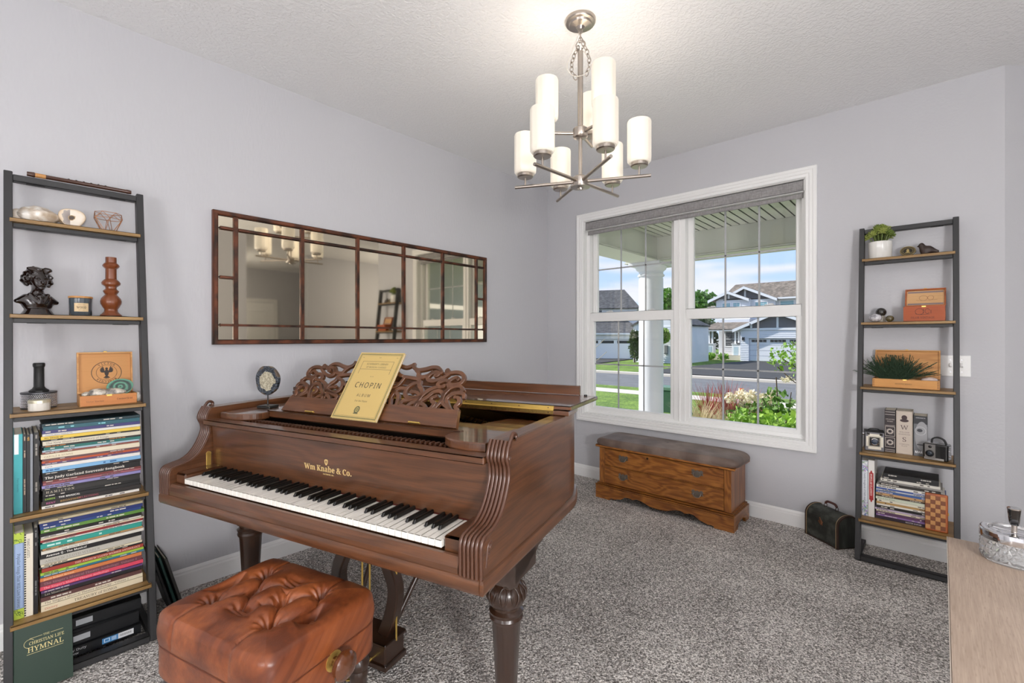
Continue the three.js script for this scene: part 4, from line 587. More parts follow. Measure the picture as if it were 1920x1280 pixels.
// ---------- sheet music and agate on the piano ----------
function canvas(w, h, draw) { const c = document.createElement('canvas'); c.width = w; c.height = h; const x = c.getContext('2d'); draw(x, w, h); const t = new THREE.CanvasTexture(c); t.colorSpace = THREE.SRGBColorSpace; t.anisotropy = 8; return t; }
const fit = (x, s, cx, cy, size, col, font = 'sans-serif', maxW = 1e9, sp = 0, w = '') => { x.fillStyle = col; x.textAlign = 'center'; x.textBaseline = 'middle'; x.font = w + ' ' + size + 'px ' + font; if (sp) s = s.split('').join('\u200A'.repeat(sp)); x.fillText(s, cx, cy, maxW); };
const onPiano = (x, y, d) => { const c = Math.cos(PRY), s = Math.sin(PRY); return [PIANO[0] + x * c - d * s, y, PIANO[2] - x * s - d * c]; };
function plane(w, h, x = 0, y = 0, z = 0) { return new THREE.PlaneGeometry(w, h).translate(x, y, z); }
{
  const t = canvas(600, 780, (x, w, h) => {
    x.fillStyle = '#c9ad6c'; x.fillRect(0, 0, w, h); x.strokeStyle = '#6f6a48'; x.lineWidth = 14; x.strokeRect(22, 22, w - 44, h - 44); x.lineWidth = 2; x.strokeRect(38, 38, w - 76, h - 76); x.strokeStyle = '#c3ad68'; x.setLineDash([3, 5]); x.lineWidth = 8; x.strokeRect(22, 22, w - 44, h - 44); x.setLineDash([]);
    const ink = '#4b4a36'; fit(x, 'Vol.', 70, 62, 14, ink, 'serif'); fit(x, '1039', 300, 62, 14, ink, 'serif'); fit(x, 'Net', 530, 62, 14, ink, 'serif');
    x.strokeStyle = ink; x.lineWidth = 3; x.strokeRect(90, 110, 420, 96); x.lineWidth = 4; x.beginPath(); x.moveTo(90, 110); x.lineTo(90, 260); x.moveTo(510, 110); x.lineTo(510, 260); x.stroke();
    fit(x, 'SCHIRMER\u2019S LIBRARY', 300, 142, 31, ink, 'sans-serif', 380); fit(x, 'OF MUSICAL CLASSICS', 300, 180, 27, ink, 'sans-serif', 370);
    fit(x, 'No. 39', 300, 292, 15, ink, 'serif'); fit(x, 'CHOPIN', 300, 395, 84, '#2f2d22', 'sans-serif', 400, 1); fit(x, 'ALBUM', 300, 510, 44, '#3a3829', 'sans-serif', 260, 2); fit(x, 'For the Piano', 300, 575, 26, '#3a3829', 'serif', 240);
    x.fillStyle = '#5c5a3e'; x.beginPath(); x.ellipse(300, 672, 34, 40, 0, 0, 7); x.fill(); x.fillStyle = '#b8a869'; x.beginPath(); x.ellipse(300, 670, 22, 27, 0, 0, 7); x.fill(); x.strokeStyle = '#5c5a3e'; x.lineWidth = 4; for (const r of [8, 15]) { x.beginPath(); x.arc(300, 670, r, 0, 7); x.stroke(); } x.fillStyle = '#5c5a3e'; x.fillRect(270, 706, 60, 10);
  });
  const p = onPiano(.0115, .9675, .262), o = thing('music_album', 'yellow music album with dark border leaning on the music desk', 'book', p, PRY);
  const g = new THREE.Group(); g.name = 'album'; g.rotation.x = -33.5 * PI / 180; o.add(g);
  part(g, 'pages', span(-.1155, .1155, .001, .298, -.0075, -.001, .001), mt.paper);
  part(g, 'back_cover', span(-.1175, .1175, 0, .3, -.0085, -.0076, 0), M(0xbfa466, .6)); part(g, 'front_cover', span(-.1175, .1175, 0, .3, -.0009, -.0002, 0), M(0xc7ab6b, .6)); part(g, 'cover_print', plane(.235, .3, 0, .15, .0001), M(0xffffff, .6, { map: t }));
}
{
  const o = thing('agate_slice', 'round dark agate slice on a small metal stand atop the piano', 'agate', onPiano(-.585, .9635, .335), PRY + .25);
  const ag = dtex(256, 256, (x, y) => { const r = Math.hypot(x - .5, y - .5) * 2 + (fbm(x * 6, y * 6, 99, 99, 3, 3) - .5) * .5, n = fbm(x * 30, y * 30, 99, 99, 4, 3); return r < .58 ? mixc(hex(0x8b836f), hex(0xc3bba2), clamp((n - .5) * 2 + .5)) : r < .93 ? mixc(hex(0x1c2228), hex(0x4c525a), clamp((n - .5) * 3 + .4)) : hex(0x5a4a3c); });
  part(o, 'slice', (() => { const g = ext(shapeOf(Array.from({ length: 48 }, (_, k) => { const a = k / 48 * 2 * PI, r = .064 + .0016 * Math.sin(a * 3 + 1) + .001 * Math.sin(a * 7); return [r * .92 * Math.cos(a), r * 1.03 * Math.sin(a)]; })), .018, .002); const p = g.attributes.position, u = g.attributes.uv; for (let i = 0; i < p.count; i++) u.setXY(i, p.getX(i) / .136 + .5, p.getY(i) / .136 + .5); return g.translate(0, .124, -.009); })(), MP(0xffffff, .15, { map: ag, clearcoat: .6 }));
  part(o, 'stem', rod([0, .008, 0], [0, .064, 0], .003), mt.blackGloss); part(o, 'base', span(-.034, .034, 0, .011, -.03, .03, .002), M(0x3b3a38, .4, { metalness: .5 }));
}
// ---------- cedar chest ----------
{
  const o = thing('cedar_chest', 'oak chest with padded leather seat under the window', 'chest', [-1.496, 0, -3.395]);   // front at z = +.165
  const zf = .163, zb = -.152;
  part(o, 'body', uvBox(span(-.502, .502, .118, .404, zb, zf - .012, .003)), mt.oak);
  for (const s of [-1, 1]) part(o, 'corner_post', uvBox(span(s * .502 - (s > 0 ? .045 : 0), s * .502 + (s < 0 ? .045 : 0), .118, .404, zf - .014, zf - .004, .002), 'y'), mt.oak);
  const drawers = [[-.455, .455, .27, .398, 0], [-.455, .455, .124, .262, 1]];
  for (const [a, b, c, d, k] of drawers) {
    const f = part(o, 'drawer_front', uvBox(span(a, b, c, d, zf - .014, zf - .005, .004), 'x', k * .53, k * .31), mt.oak);
    for (const x of [-.29, .28]) {
      const y = (c + d) / 2 + .006, plate = smooth([[0, .02], [.012, .014], [.022, .022], [.034, .012], [.03, .002], [.036, -.008], [.022, -.008], [.012, -.018], [0, -.022], [-.012, -.018], [-.022, -.008], [-.036, -.008], [-.03, .002], [-.034, .012], [-.022, .022], [-.012, .014]], 48, true);
      const p = part(f, 'pull_plate', ext(shapeOf(plate.map(q => [q[0] * 1.2, q[1] * 1.2])), .003, .0008).translate(x, y, zf - .005), mt.pull);
      part(f, 'pull_handle', merge([tube([[-.024, .002, .006], [-.024, -.008, .014], [-.014, -.018, .018], [0, -.02, .019], [.014, -.018, .018], [.024, -.008, .014], [.024, .002, .006]], .0026, 30, 8), sph(.005, -.024, .003, .005, 10, 8), sph(.005, .024, .003, .005, 10, 8)]).translate(x, y, zf - .004), mt.pull);
    }
  }
  part(o, 'keyhole', clathe([[.001, 0], [.008, 0], [.008, .003], [.001, .004]], 18).rotateX(PI / 2).translate(-.13 + .04, .378, zf - .006), M(0x3c342c, .4, { metalness: .7 }));
  const half = [[.525, .0], [.40, .0], [.395, .012], [.375, .016], [.36, .012], [.3, .028], [.265, .05], [.235, .055], [.2, .046], [.17, .058], [.13, .054], [.06, .03], [0, .026]];
  part(o, 'base_apron', uvBox(ext(shapeOf([...half.map(p => [-p[0], p[1]]), ...half.slice(0, -1).reverse(), [.525, .098], [-.525, .098]]), .02, .002).translate(0, 0, zf - .004)), mt.oak);
  for (const s of [-1, 1]) part(o, 'base_side', uvBox(ext(shapeOf([[-.165, 0], [-.09, 0], [-.075, .03], [-.03, .045], [.03, .045], [.075, .03], [.09, 0], [.16, 0], [.16, .098], [-.165, .098]]), .02, .001).rotateY(-PI / 2).translate(s > 0 ? .523 : -.503, 0, 0), 'z'), mt.oak);
  part(o, 'base_moulding', uvBox(merge([span(-.528, .528, .098, .112, zb, zf + .02, .005), span(-.516, .516, .112, .122, zb, zf + .006, .004)])), mt.oak);
  part(o, 'lid', uvBox(span(-.532, .532, .404, .424, zb - .004, zf + .012, .004)), mt.oak);
  const rings = []; for (let k = 0; k <= 16; k++) rings.push([.02 + .88 * k / 16, 0, 0]); for (let k = 1; k <= 9; k++) { const a = k / 9 * PI * .62; rings.push([.9 + .1 * Math.sin(a), .034 * (1 - Math.cos(a)), 0]); } rings.push([.985, .054, 0]);
  part(o, 'seat_cushion', cushion(.546, .172, .02, rings, 160, .462, (x, z, s, d) => d > .02 ? 0 : .012 * (1 - Math.max(Math.abs(x) / .55, Math.abs(z) / .175) ** 2) + .0035 * Math.sin(x * 13) * Math.cos(z * 20) * (1 - s)).translate(0, .012, .005), mt.suede);
}
// ---------- small domed case ----------
{
  const A = [-.633, -3.545], Bp = [-.431, -3.39], len = Math.hypot(Bp[0] - A[0], Bp[1] - A[1]), ry = -Math.atan2(Bp[1] - A[1], Bp[0] - A[0]);
  const o = thing('domed_case', 'small black domed case with leather handle beside right ladder shelf', 'case', [(A[0] + Bp[0]) / 2 + .047, 0, (A[1] + Bp[1]) / 2 - .06], ry);
  const P = [[-.075, 0], [.075, 0], [.075, .135]]; for (let k = 1; k < 14; k++) { const a = k / 14 * PI; P.push([.075 * Math.cos(a), .135 + .062 * Math.sin(a)]); } P.push([-.075, .135]);
  const skin = dtex(128, 128, (x, y) => mixc(hex(0x22241f), hex(0x454842), clamp((fbm(x * 8, y * 8, 8, 8, 7, 4) - .5) * 2.5 + .45)), 4, 4), m = M(0xffffff, .6, { map: skin });
  part(o, 'body', uvBox(ext(shapeOf(P), len - .01, .003).rotateY(PI / 2).translate(-(len - .01) / 2, 0, 0)), m);
  const trimP = P.map(p => [p[0] * 1.02, p[1] * 1.008 + .001]);
  for (const s of [-1, 1]) part(o, 'edge_trim', ext(shapeOf(trimP, [P.map(p => [p[0] * .93, .004 + p[1] * .95])]), .012, .001).rotateY(PI / 2).translate(s * (len / 2 - .007) - .006, 0, 0), M(0x37241c, .6));
  for (const s of [-1, 1]) part(o, 'stitching', tube(trimP.slice(1).map(p => [s * (len / 2 - .016), p[1] * 1.003, p[0] * 1.012]), .0014, 60, 5), M(0xb59a72, .7));
  part(o, 'lower_trim', span(-len / 2, len / 2, 0, .01, .0735, .0775, .001), M(0x37241c, .6));
  part(o, 'latch', merge([at(cbox(.026, .026, .004, .001), 0, .122, .078, 0, 0, PI / 4), at(cbox(.008, .05, .003, .001), .006, .128, .081, 0, 0, .4), sph(.004, .01, .11, .082, 8, 6)]), M(0x7c5238, .4, { metalness: .6 }));
  const hd = part(o, 'handle', tube([[-.042, .222, 0], [-.03, .234, 0], [0, .237, 0], [.03, .234, 0], [.042, .222, 0]], .0075, 24, 8), M(0x4a2620, .5));
  for (const s of [-1, 1]) part(hd, 'handle_loop', new THREE.TorusGeometry(.011, .0018, 6, 18).rotateY(PI / 2).scale(1, 1.1, 1).translate(s * .042, .208, 0), M(0x3a2b22, .4, { metalness: .6 }));
}
// ---------- oak table with crystal jar ----------
{
  const o = thing('oak_table', 'pale oak table in the right foreground', 'table', [.0245, 0, -1.697], -.008);
  part(o, 'tabletop', uvBox(span(0, 1.25, .725, .75, .0, 1.05, .001), 'z'), mt.table);
  part(o, 'edge_band', span(-.0012, 0, .725, .7502, 0, 1.05, .0003), mt.tableEdge);
  for (const [x, z] of [[.05, .05], [1.2, .05], [.05, 1.0], [1.2, 1.0]]) part(o, 'leg', uvBox(span(x - .025, x + .025, 0, .725, z - .025, z + .025, .003), 'y'), mt.table);
  const j = thing('crystal_jar', 'cut crystal ashtray jar with chrome spinner lid and black knob', 'jar', [.139, .75, -1.616]); j.scale.set(.65, .88, .65);
  const R = .088, gl = MP(0xffffff, .03, { transmission: .82, thickness: .02, ior: 1.5 });
  const pos = [], n = 26, rows = 4, P = (i, k, r) => { const a = (i + (k % 2) * .5) / n * 2 * PI; return [Math.cos(a) * r, .006 + k * .0132, Math.sin(a) * r]; };
  for (let k = 0; k < rows; k++) for (let i = 0; i < n; i++) { // diamonds cut as little pyramids
    const q = k % 2 ? 1 : 0, a = P(i, k, R), b = P(i + 1, k, R), t = P(i + q, k + 1, R), t2 = P(i + q - 1 + 0, k + 1, R); const c1 = [0, 1, 2].map(m => (a[m] + b[m] + t[m]) / 3), s = 1.045; c1[0] *= s; c1[2] *= s; const c2 = [0, 1, 2].map(m => (a[m] + t[m] + t2[m]) / 3); c2[0] *= s; c2[2] *= s;
    const f = (x, y, z) => pos.push(...x, ...z, ...y); f(a, b, c1); f(b, t, c1); f(t, a, c1); f(a, t, c2); f(t, t2, c2); f(t2, a, c2); }
  const inner = lathe([[R, .006 + rows * .0132], [R - .008, .0588], [R - .012, .05], [R - .012, .012], [.001, .01]], n).rotateY(PI / 2), bot = lathe([[.001, 0], [R - .004, 0], [R, .006]], n).rotateY(PI / 2);
  part(j, 'bowl', merge([tri(pos), inner, bot].map(g => { g = flat(g); g.computeVertexNormals(); return g; })), gl);
  part(j, 'lid', clathe([[R - .004, .0585], [R + .0025, .0585], [R + .003, .062], [R + .003, .079], [R + .001, .082], [R - .014, .0835], [R - .02, .082], [R - .025, .077], [.02, .074], [.001, .074]], 64), mt.chrome);
  part(j, 'spinner', merge([rod([-.052, .0785, -.02], [.03, .0785, .012], .0022), at(cbox(.05, .003, .02, .001), -.02, .078, .018, 0, .5)]), mt.chrome);
  const k = part(j, 'knob', clathe([[.001, .098], [.012, .098], [.0135, .104], [.018, .136], [.0188, .14], [.015, .1405], [.001, .14]], 28), mt.blackGloss); part(k, 'knob_cap', clathe([[.0185, .139], [.0192, .1425], [.016, .144], [.001, .1425]], 28), mt.chrome); part(k, 'knob_stem', cyl(.008, .008, .03, 0, .086, 0), mt.nickel);
}
// ---------- books: every spine is printed on one shared sheet ----------
const ATLAS = (() => { const c = document.createElement('canvas'); c.width = c.height = 2048; const x = c.getContext('2d'); x.fillStyle = '#888'; x.fillRect(0, 0, 2048, 2048); return { c, x, px: 0, py: 0, jobs: [] }; })();
const atlasTex = new THREE.CanvasTexture(ATLAS.c); atlasTex.colorSpace = THREE.SRGBColorSpace; atlasTex.anisotropy = 8;
const bookM = M(0xffffff, .45, { map: atlasTex }), pageM = M(0xe6dfcf, .85);
function spineArt(w, h, color, draw) {   // a strip of the sheet; returns its corners in uv
  if (ATLAS.py + h + 4 > 2048) { ATLAS.py = 0; ATLAS.px += 684; } const X = ATLAS.px, Y = ATLAS.py; ATLAS.py += h + 4; const x = ATLAS.x; x.save(); x.beginPath(); x.rect(X, Y, w, h + 2); x.clip(); x.translate(X, Y); x.fillStyle = color; x.fillRect(0, 0, w, h + 2); draw && draw(x, w, h); x.restore();
  return [X / 2048, 1 - (Y + h) / 2048, (X + w) / 2048, 1 - Y / 2048];
}
// a book lying flat: spine towards +z, length along x, thickness along y; origin at the middle of the bottom of the spine
function book(label, pos, ry, len, th, dep, color, draw, group, cat = 'book', upright = false) {
  const o = thing('book', label, cat, pos, ry, group), k = Math.min(.0016, th * .2), W = 680, H = Math.max(12, Math.round(W * th / len)), [u0, v0, u1, v1] = spineArt(W, H, color, draw);
  let cov = merge([span(-len / 2, len / 2, 0, k, -dep, -.0012, 0), span(-len / 2, len / 2, th - k, th, -dep, -.0012, 0), cbox(len, th, .0028, Math.min(.0012, th * .2), 0, th / 2, -.0014)]);
  const p = cov.attributes.position, n = cov.attributes.normal, uv = cov.attributes.uv; for (let i = 0; i < p.count; i++) { const f = n.getZ(i) > .5; uv.setXY(i, f ? mix(u0, u1, clamp(p.getX(i) / len + .5, .002, .998)) : u0 + .0006, f ? mix(v0, v1, clamp(p.getY(i) / th, .02, .98)) : v1 - .0008); }
  let pg = span(-len / 2 + .002, len / 2 - .002, k, th - k, -dep + .003, -.003, 0);
  if (upright) { cov = cov.rotateZ(-PI / 2).translate(-th / 2, len / 2, 0); pg = pg.rotateZ(-PI / 2).translate(-th / 2, len / 2, 0); }
  part(o, 'cover', cov, bookM); part(o, 'pages', pg, pageM); return o;
}
const T1 = (s, col, size = .62, font = 'serif', align = 'left', x0 = .03, w = '') => (x, W, H) => { x.fillStyle = col; x.font = w + ' ' + Math.round(H * size) + 'px ' + font; x.textBaseline = 'middle'; x.textAlign = align; x.fillText(s, W * x0, H * .54, W * .94); };
const both = (...f) => (x, W, H) => f.forEach(g => g(x, W, H));
const lines = (col, seed) => (x, W, H) => { const r = rng(seed); x.fillStyle = col; let p = .03; for (let k = 0; k < 9; k++) { const l = .02 + r() * .05; if (r() > .35) x.fillRect(p * W, H * .32, l * W, Math.max(2, H * .36)); p += l + .008; if (k === 4) p += .2 + r() * .2; } };
const ORD = ['topmost', 'second', 'third', 'fourth', 'fifth', 'sixth', 'seventh', 'eighth', 'ninth', 'tenth', 'eleventh', 'twelfth', 'thirteenth', 'fourteenth', 'fifteenth', 'sixteenth', 'seventeenth', 'eighteenth', 'nineteenth', 'twentieth', 'twenty-first', 'twenty-second', 'twenty-third', 'twenty-fourth', 'twenty-fifth', 'twenty-sixth', 'twenty-seventh', 'twenty-eighth'];
function stack(list, y0, y1, x0, x1, place, ry, z, dep, where, group, seed) {   // list from the top down: [thickness, colour name, colour, draw]
  const r = rng(seed), tot = list.reduce((a, b) => a + b[0], 0), f = (y1 - y0) / tot; let y = y1;
  list.forEach(([t, cn, col, draw, sx = 0], k) => { const th = t * f; y -= th; const len = (x1 - x0) - r() * .012 - sx, xc = (x0 + x1) / 2 + (r() - .5) * .006;
    book(`${cn} songbook, ${k === list.length - 1 ? 'bottom one' : ORD[k]}${k && k < list.length - 1 ? ' from top' : ''} in ${where}`, place(xc, y, z - r() * .006), ry, len, th - .0004, dep - r() * .02, col, draw || lines(parseInt(col.slice(1, 3), 16) > 140 ? '#4a4440' : '#cfc8bc', k + seed), group); });
}
const S4 = [[20, 'black-teal', '#15333a'], [30, 'dark teal', '#235a66', lines('#7fc0c8', 3)], [25, 'violet-blue', '#3d3a72'], [20, 'white', '#d9d6d0', T1('CLASSIC ROCK FAVOURITES', '#6a6560', .6, 'sans-serif')], [25, 'yellow', '#e3c24a', T1('ALL SHOOK UP', '#3c3420', .6, 'sans-serif', 'left', .03, 'bold')], [12, 'thin black', '#1c1a1a'], [32, 'cream', '#d8d0bc', T1('The New Illustrated Treasury of Songs', '#5c564a', .62)], [12, 'thin charcoal', '#2a2522', lines('#d98a3a', 5)], [22, 'green-teal', '#1c6a62'], [14, 'pale blue', '#a9c4cf'], [14, 'red-brown', '#8a4a3e'], [36, 'thick cream', '#e2d6bc', T1('CAROLS & HYMNS', '#a08a66', .5)], [16, 'dusky mauve', '#6b4a4a'], [16, 'orange-red', '#c4562c'], [14, 'purple', '#55406b'], [26, 'white', '#e6e2dc', T1('EVITA', '#6a5f80', .6, 'sans-serif')], [30, 'light blue', '#7fb2d9', lines('#2d5f95', 8)], [16, 'thin black', '#191717'], [45, 'thick black', '#171515', T1('The Judy Garland Souvenir Songbook', '#e9e4da', .55, 'serif', 'left', .02, 'bold')], [16, 'brick red', '#7b3a35'], [18, 'dusty pink', '#9a5a62'], [22, 'lavender', '#8d86b8'], [14, 'thin black', '#201d1d'], [34, 'charcoal', '#2b2a28', T1('H A M I L T O N', '#d8cdb4', .62)], [20, 'black', '#171616'], [28, 'black', '#1a1a1a', both(T1('SHREK', '#8fbf3a', .7, 'sans-serif', 'left', .02, 'bold'), T1('THE MUSICAL', '#f1efe9', .7, 'sans-serif', 'left', .15, 'bold'))], [34, 'black', '#26211f', both(T1('RENT', '#b0568a', .62, 'sans-serif', 'left', .04, 'bold'), T1('BROADWAY', '#a8854a', .62, 'sans-serif', 'left', .17, 'bold'), T1('SELECTIONS', '#a04a58', .62, 'sans-serif', 'left', .34, 'bold'))], [20, 'white', '#e9e6df']];
const S5 = [[15, 'tan', '#b5a98a'], [22, 'navy', '#1f2f6b'], [18, 'dark blue', '#23407a'], [22, 'green', '#5d8a3a'], [20, 'black', '#191817'], [10, 'thin white', '#e0ddd6'], [10, 'thin cream', '#d8cdb2'], [16, 'red', '#8f2a2a'], [8, 'thin white', '#e4e0d8'], [30, 'turquoise', '#2f9a8c', lines('#bfe5dc', 7)], [14, 'tan', '#b08a5a'], [20, 'off-white', '#ddd8cc', T1('THE SHOW TUNES', '#4c4a46', .7, 'serif', 'left', .18)], [28, 'black', '#191818', T1('Avenue Q - The Musical', '#efece4', .6, 'sans-serif', 'left', .05, 'bold')], [34, 'grey', '#b9b5aa', T1('ANDREW LLOYD WEBBER', '#8b877c', .6, 'serif', 'left', .04)], [14, 'cream', '#ddd2b6'], [12, 'thin black', '#1b1919'], [24, 'brick red', '#9c3a2c', T1('THE ANDREW LLOYD WEBBER ANTHOLOGY', '#ecdcc8', .66, 'serif', 'left', .3)], [16, 'lime green', '#9fbf3f'], [14, 'teal-blue', '#2f6f86'], [22, 'orange', '#cf7a45', T1('Jason Robert Brown', '#f0d8b8', .66)], [32, 'maroon', '#6e3b42', T1("The Singer's Musical Theatre Anthology  Volume 4", '#a58088', .6)], [26, 'pink', '#d9485f', T1("The Singer's Musical Theatre Anthology", '#f3b8b8', .62)], [14, 'thin purple', '#5a3c6e'], [26, 'black', '#231f20', T1('Les Miserables', '#c8bda8', .6)], [26, 'brown', '#5c3a36'], [26, 'cream', '#e0d5ba', T1("The Singer's Musical Theatre Anthology - Volume 2", '#55483a', .66)], [36, 'thick cream', '#dccfb2', both(T1('Disney', '#a8543c', .5), T1('TREASURY of SONGS', '#4a4238', .6, 'serif', 'left', .3))]];
stack(S4, .6155, .945, -.122, .184, onL, PI / 2, .278, .225, 'upper stack on left ladder shelf', 'songbooks stacked on the fourth board', 11);
stack(S5, .2405, .585, -.128, .184, onL, PI / 2, .335, .235, 'lower stack on left ladder shelf', 'songbooks stacked on the fifth board', 23);
// upright books: [x centre, thickness, height, colour, label, draw]; the print runs down the spine
const up = (list, y, place, ry, z, dep, group) => list.forEach(([x, t, h, c, l, d]) => book(l, place(x, y + .0004, z), ry, h, t, dep, c, d, group, 'book', true));
up([[-.1822, .0232, .3, '#3aa7ad', 'turquoise book standing at left end of the fourth board', both((x, W, H) => { x.fillStyle = '#e9eef0'; x.fillRect(0, H * .45, W * .25, H * .5); }, T1('Piano Favourites', '#0f5560', .3, 'sans-serif', 'left', .55))], [-.1655, .0088, .298, '#1c1b1d', 'black book next to turquoise book', lines('#b9a28a', 31)], [-.156, .0088, .295, '#1a1817', 'black book with yellow title on the fourth board', T1('YETI', '#e0a63a', .8, 'sans-serif', 'left', .03, 'bold')], [-.1472, .0075, .296, '#8b8f96', 'thin grey book on the fourth board'], [-.1345, .014, .3, '#22211f', 'black spiral-bound book against the upper stack', lines('#8f8a82', 33)]], BOARD_Y[3], onL, PI / 2, .276, .21, 'books standing on the fourth board of left shelf');
up([[-.181, .026, .318, '#9fb6d8', 'pale blue and lime floral songbook on the fifth board', both((x, W, H) => { x.fillStyle = '#b9cf4a'; x.fillRect(0, 0, W * .12, H); x.fillRect(W * .88, 0, W * .12, H); x.strokeStyle = '#4a6a2a'; x.lineWidth = 3; const r = rng(4); for (const q of [0, .88]) for (let k = 0; k < 7; k++) { x.beginPath(); x.arc((q + r() * .12) * W, r() * H, 4 + r() * 9, 0, 5); x.stroke(); } x.strokeStyle = '#5d6f96'; x.strokeRect(W * .12, 5, W * .76, H - 10); }, T1('Popular Songs That Will Live Forever', '#27304a', .42, 'serif', 'left', .24))], [-.156, .023, .308, '#e4ddcb', 'cream spiral-bound piano book on the fifth board', both((x, W, H) => { x.fillStyle = '#2a2826'; for (let k = 0; k < 34; k++) x.fillRect(k * W / 34, H * .8, W / 60, H * .2); }, T1('PIANO CLASSICS', '#3b3833', .42, 'sans-serif', 'left', .06))], [-.1375, .011, .325, '#1b1a1c', 'slim black book against the lower stack', lines('#777', 35)]], BOARD_Y[4], onL, PI / 2, .33, .225, 'books standing on the fifth board of left shelf');
// bottom of the left shelf: hymnals and binders
{
  const t = canvas(512, 768, (x, w, h) => { x.fillStyle = '#0a2e1c'; x.fillRect(0, 0, w, h); const g = '#e2cf8e'; x.strokeStyle = g; x.lineWidth = 4; x.beginPath(); x.moveTo(120, 150); x.lineTo(235, 150); x.moveTo(310, 150); x.lineTo(425, 150); x.moveTo(95, 330); x.lineTo(425, 330); x.stroke(); fit(x, 'THE', 272, 150, 30, g, 'serif'); fit(x, 'CHRISTIAN LIFE', 275, 208, 50, g, 'serif', 320); fit(x, 'HYMNAL', 265, 282, 78, g, 'serif', 330); x.beginPath(); x.arc(120, 205, 48, .9, 5.6); x.stroke(); });
  const hym = (label, x, z, th) => { const o = thing('hymnal', label, 'book', onL(x, .001, z), PI / 2, 'green hymnals'); const m = M(0x0a2e1c, .5); part(o, 'cover', merge([span(-.075, .075, 0, .226, 0, .003, .001), span(-.075, .075, 0, .226, th - .003, th, .001), rbox(.006, .226, th, .0025, -.075, .113, th / 2)]), m); part(o, 'pages', span(-.072, .072, .003, .223, .003, th - .003, 0), pageM); o.rotateX(-.24); return o; };
  const a = hym('green hymnal with gold title leaning foremost under left ladder shelf', -.1175, .412, .024); part(a, 'cover_print', plane(.148, .224, .001, .113, .0243), M(0xffffff, .5, { map: t }));
  hym('second green hymnal behind the gold-titled one', -.112, .31, .024);
  const lab = canvas(256, 64, (x, w, h) => { x.fillStyle = '#d9dadc'; x.fillRect(0, 0, w, h); x.fillStyle = '#3f7fb5'; x.fillRect(0, 0, w * .5, h); x.strokeStyle = '#dce8f2'; x.lineWidth = 6; x.strokeRect(18, 14, 40, 34); x.fillStyle = '#dce8f2'; for (let k = 0; k < 5; k++) x.fillRect(74, 12 + k * 9, 40, 4); x.fillStyle = '#55575a'; for (let k = 0; k < 18; k++) x.fillRect(140 + k * 5.4, 18, 1 + (k * 7) % 3, 26); }), hd = canvas(256, 96, (x, w, h) => { x.fillStyle = '#121314'; x.fillRect(0, 0, w, h); fit(x, 'Heavy Duty', 130, 30, 34, '#d6d7d8', 'sans-serif', 230); fit(x, 'View', 130, 70, 32, '#d6d7d8', 'sans-serif'); });
  const bind = (label, y, th, x, z, rot, printed) => { const o = thing('ring_binder', label, 'binder', onL(x, y, z), PI / 2 + rot, 'black binders under left shelf'); part(o, 'cover', merge([span(-.15, .15, 0, .003, -.26, 0, .001), span(-.15, .15, th - .003, th, -.26, 0, .001), span(-.15, .15, 0, th, -.004, 0, .001)]), M(0x15171a, .35)); part(o, 'pages', span(-.14, .14, .003, th * .6, -.25, -.02, 0), pageM); if (printed) { part(o, 'label_sticker', plane(.1, .022, .075, th / 2, .0004), M(0xffffff, .5, { map: lab })); part(o, 'cover_lettering', plane(.11, th - .006, -.06, th / 2, .0004), M(0xffffff, .4, { map: hd })); } else part(o, 'label_sticker', plane(.05, .022, -.03, th / 2, .0004), M(0xb9bcc0, .5)); };
  bind('bottom black ring binder with blue and white sticker under left ladder shelf', .027, .04, .025, .335, .0, true); bind('upper black ring binder under left ladder shelf', .0675, .05, .02, .325, .03, false); bind('topmost black ring binder with pale green tab under left ladder shelf', .118, .045, .03, .3, -.03, false);
  [['black folder leaning on left ladder shelf by the wall', 0x1a1c1d, 0], ['dark green folder leaning beside left ladder shelf', 0x123a34, 1], ['outermost grey-black folder leaning toward the baseboard', 0x3b3c38, 2]].forEach(([l, c, i]) => { const o = thing('leaning_folder', l, 'folder', onL(.305 + i * .02, .002, .2), PI / 2, 'folders leaning beside left shelf'); const m = part(o, 'cover', merge([span(0, .003, 0, .3 - i * .012, -.17, .03, .001), span(.009, .012, 0, .3 - i * .012, -.17, .03, .001), span(0, .012, 0, .3 - i * .012, .027, .03, .001)]), M(c, .5)); part(o, 'pages', span(.003, .009, .004, .29 - i * .012, -.165, .027, 0), pageM); o.rotation.set(0, PI / 2, 0); o.rotateZ(.26); });
}
// right shelf books
const SR = [[26, 'black', '#1a1a1c', lines('#bdb8b0', 2), .06], [18, 'black', '#232224', null, .06], [22, 'off-white', '#d8d4ca', null, .04], [16, 'grey', '#8d8a86', null, .03], [20, 'brown-black', '#2b2724', null, .03], [20, 'white', '#e4e1da', null, .01], [12, 'royal blue', '#33519a', null, 0], [14, 'pale grey', '#b8bcc2', null, 0], [16, 'blue', '#3f5f9c', null, 0], [18, 'tan', '#c29a68'], [14, 'dark brown', '#4a3a2c'], [22, 'pale sage', '#cdd2bd', T1('Best of the Sixties', '#5d6658', .6)], [18, 'cream', '#e2dcc8'], [18, 'ochre', '#b8925a'], [14, 'white', '#e5e0d6'], [22, 'black', '#1e1b1c'], [14, 'lilac', '#bfb0c6'], [14, 'cream', '#d8cdb4'], [20, 'plum', '#5c3a5c'], [14, 'violet', '#8a6aa6'], [26, 'dark purple', '#2d2230', T1('MASTER GUITAR', '#e6e0da', .5, 'sans-serif', 'left', .45)]];
stack(SR, .2405, .508, -.133, .168, onR, 0, .235, .19, 'stack on right ladder shelf', 'books stacked on the lowest board of right shelf', 37);
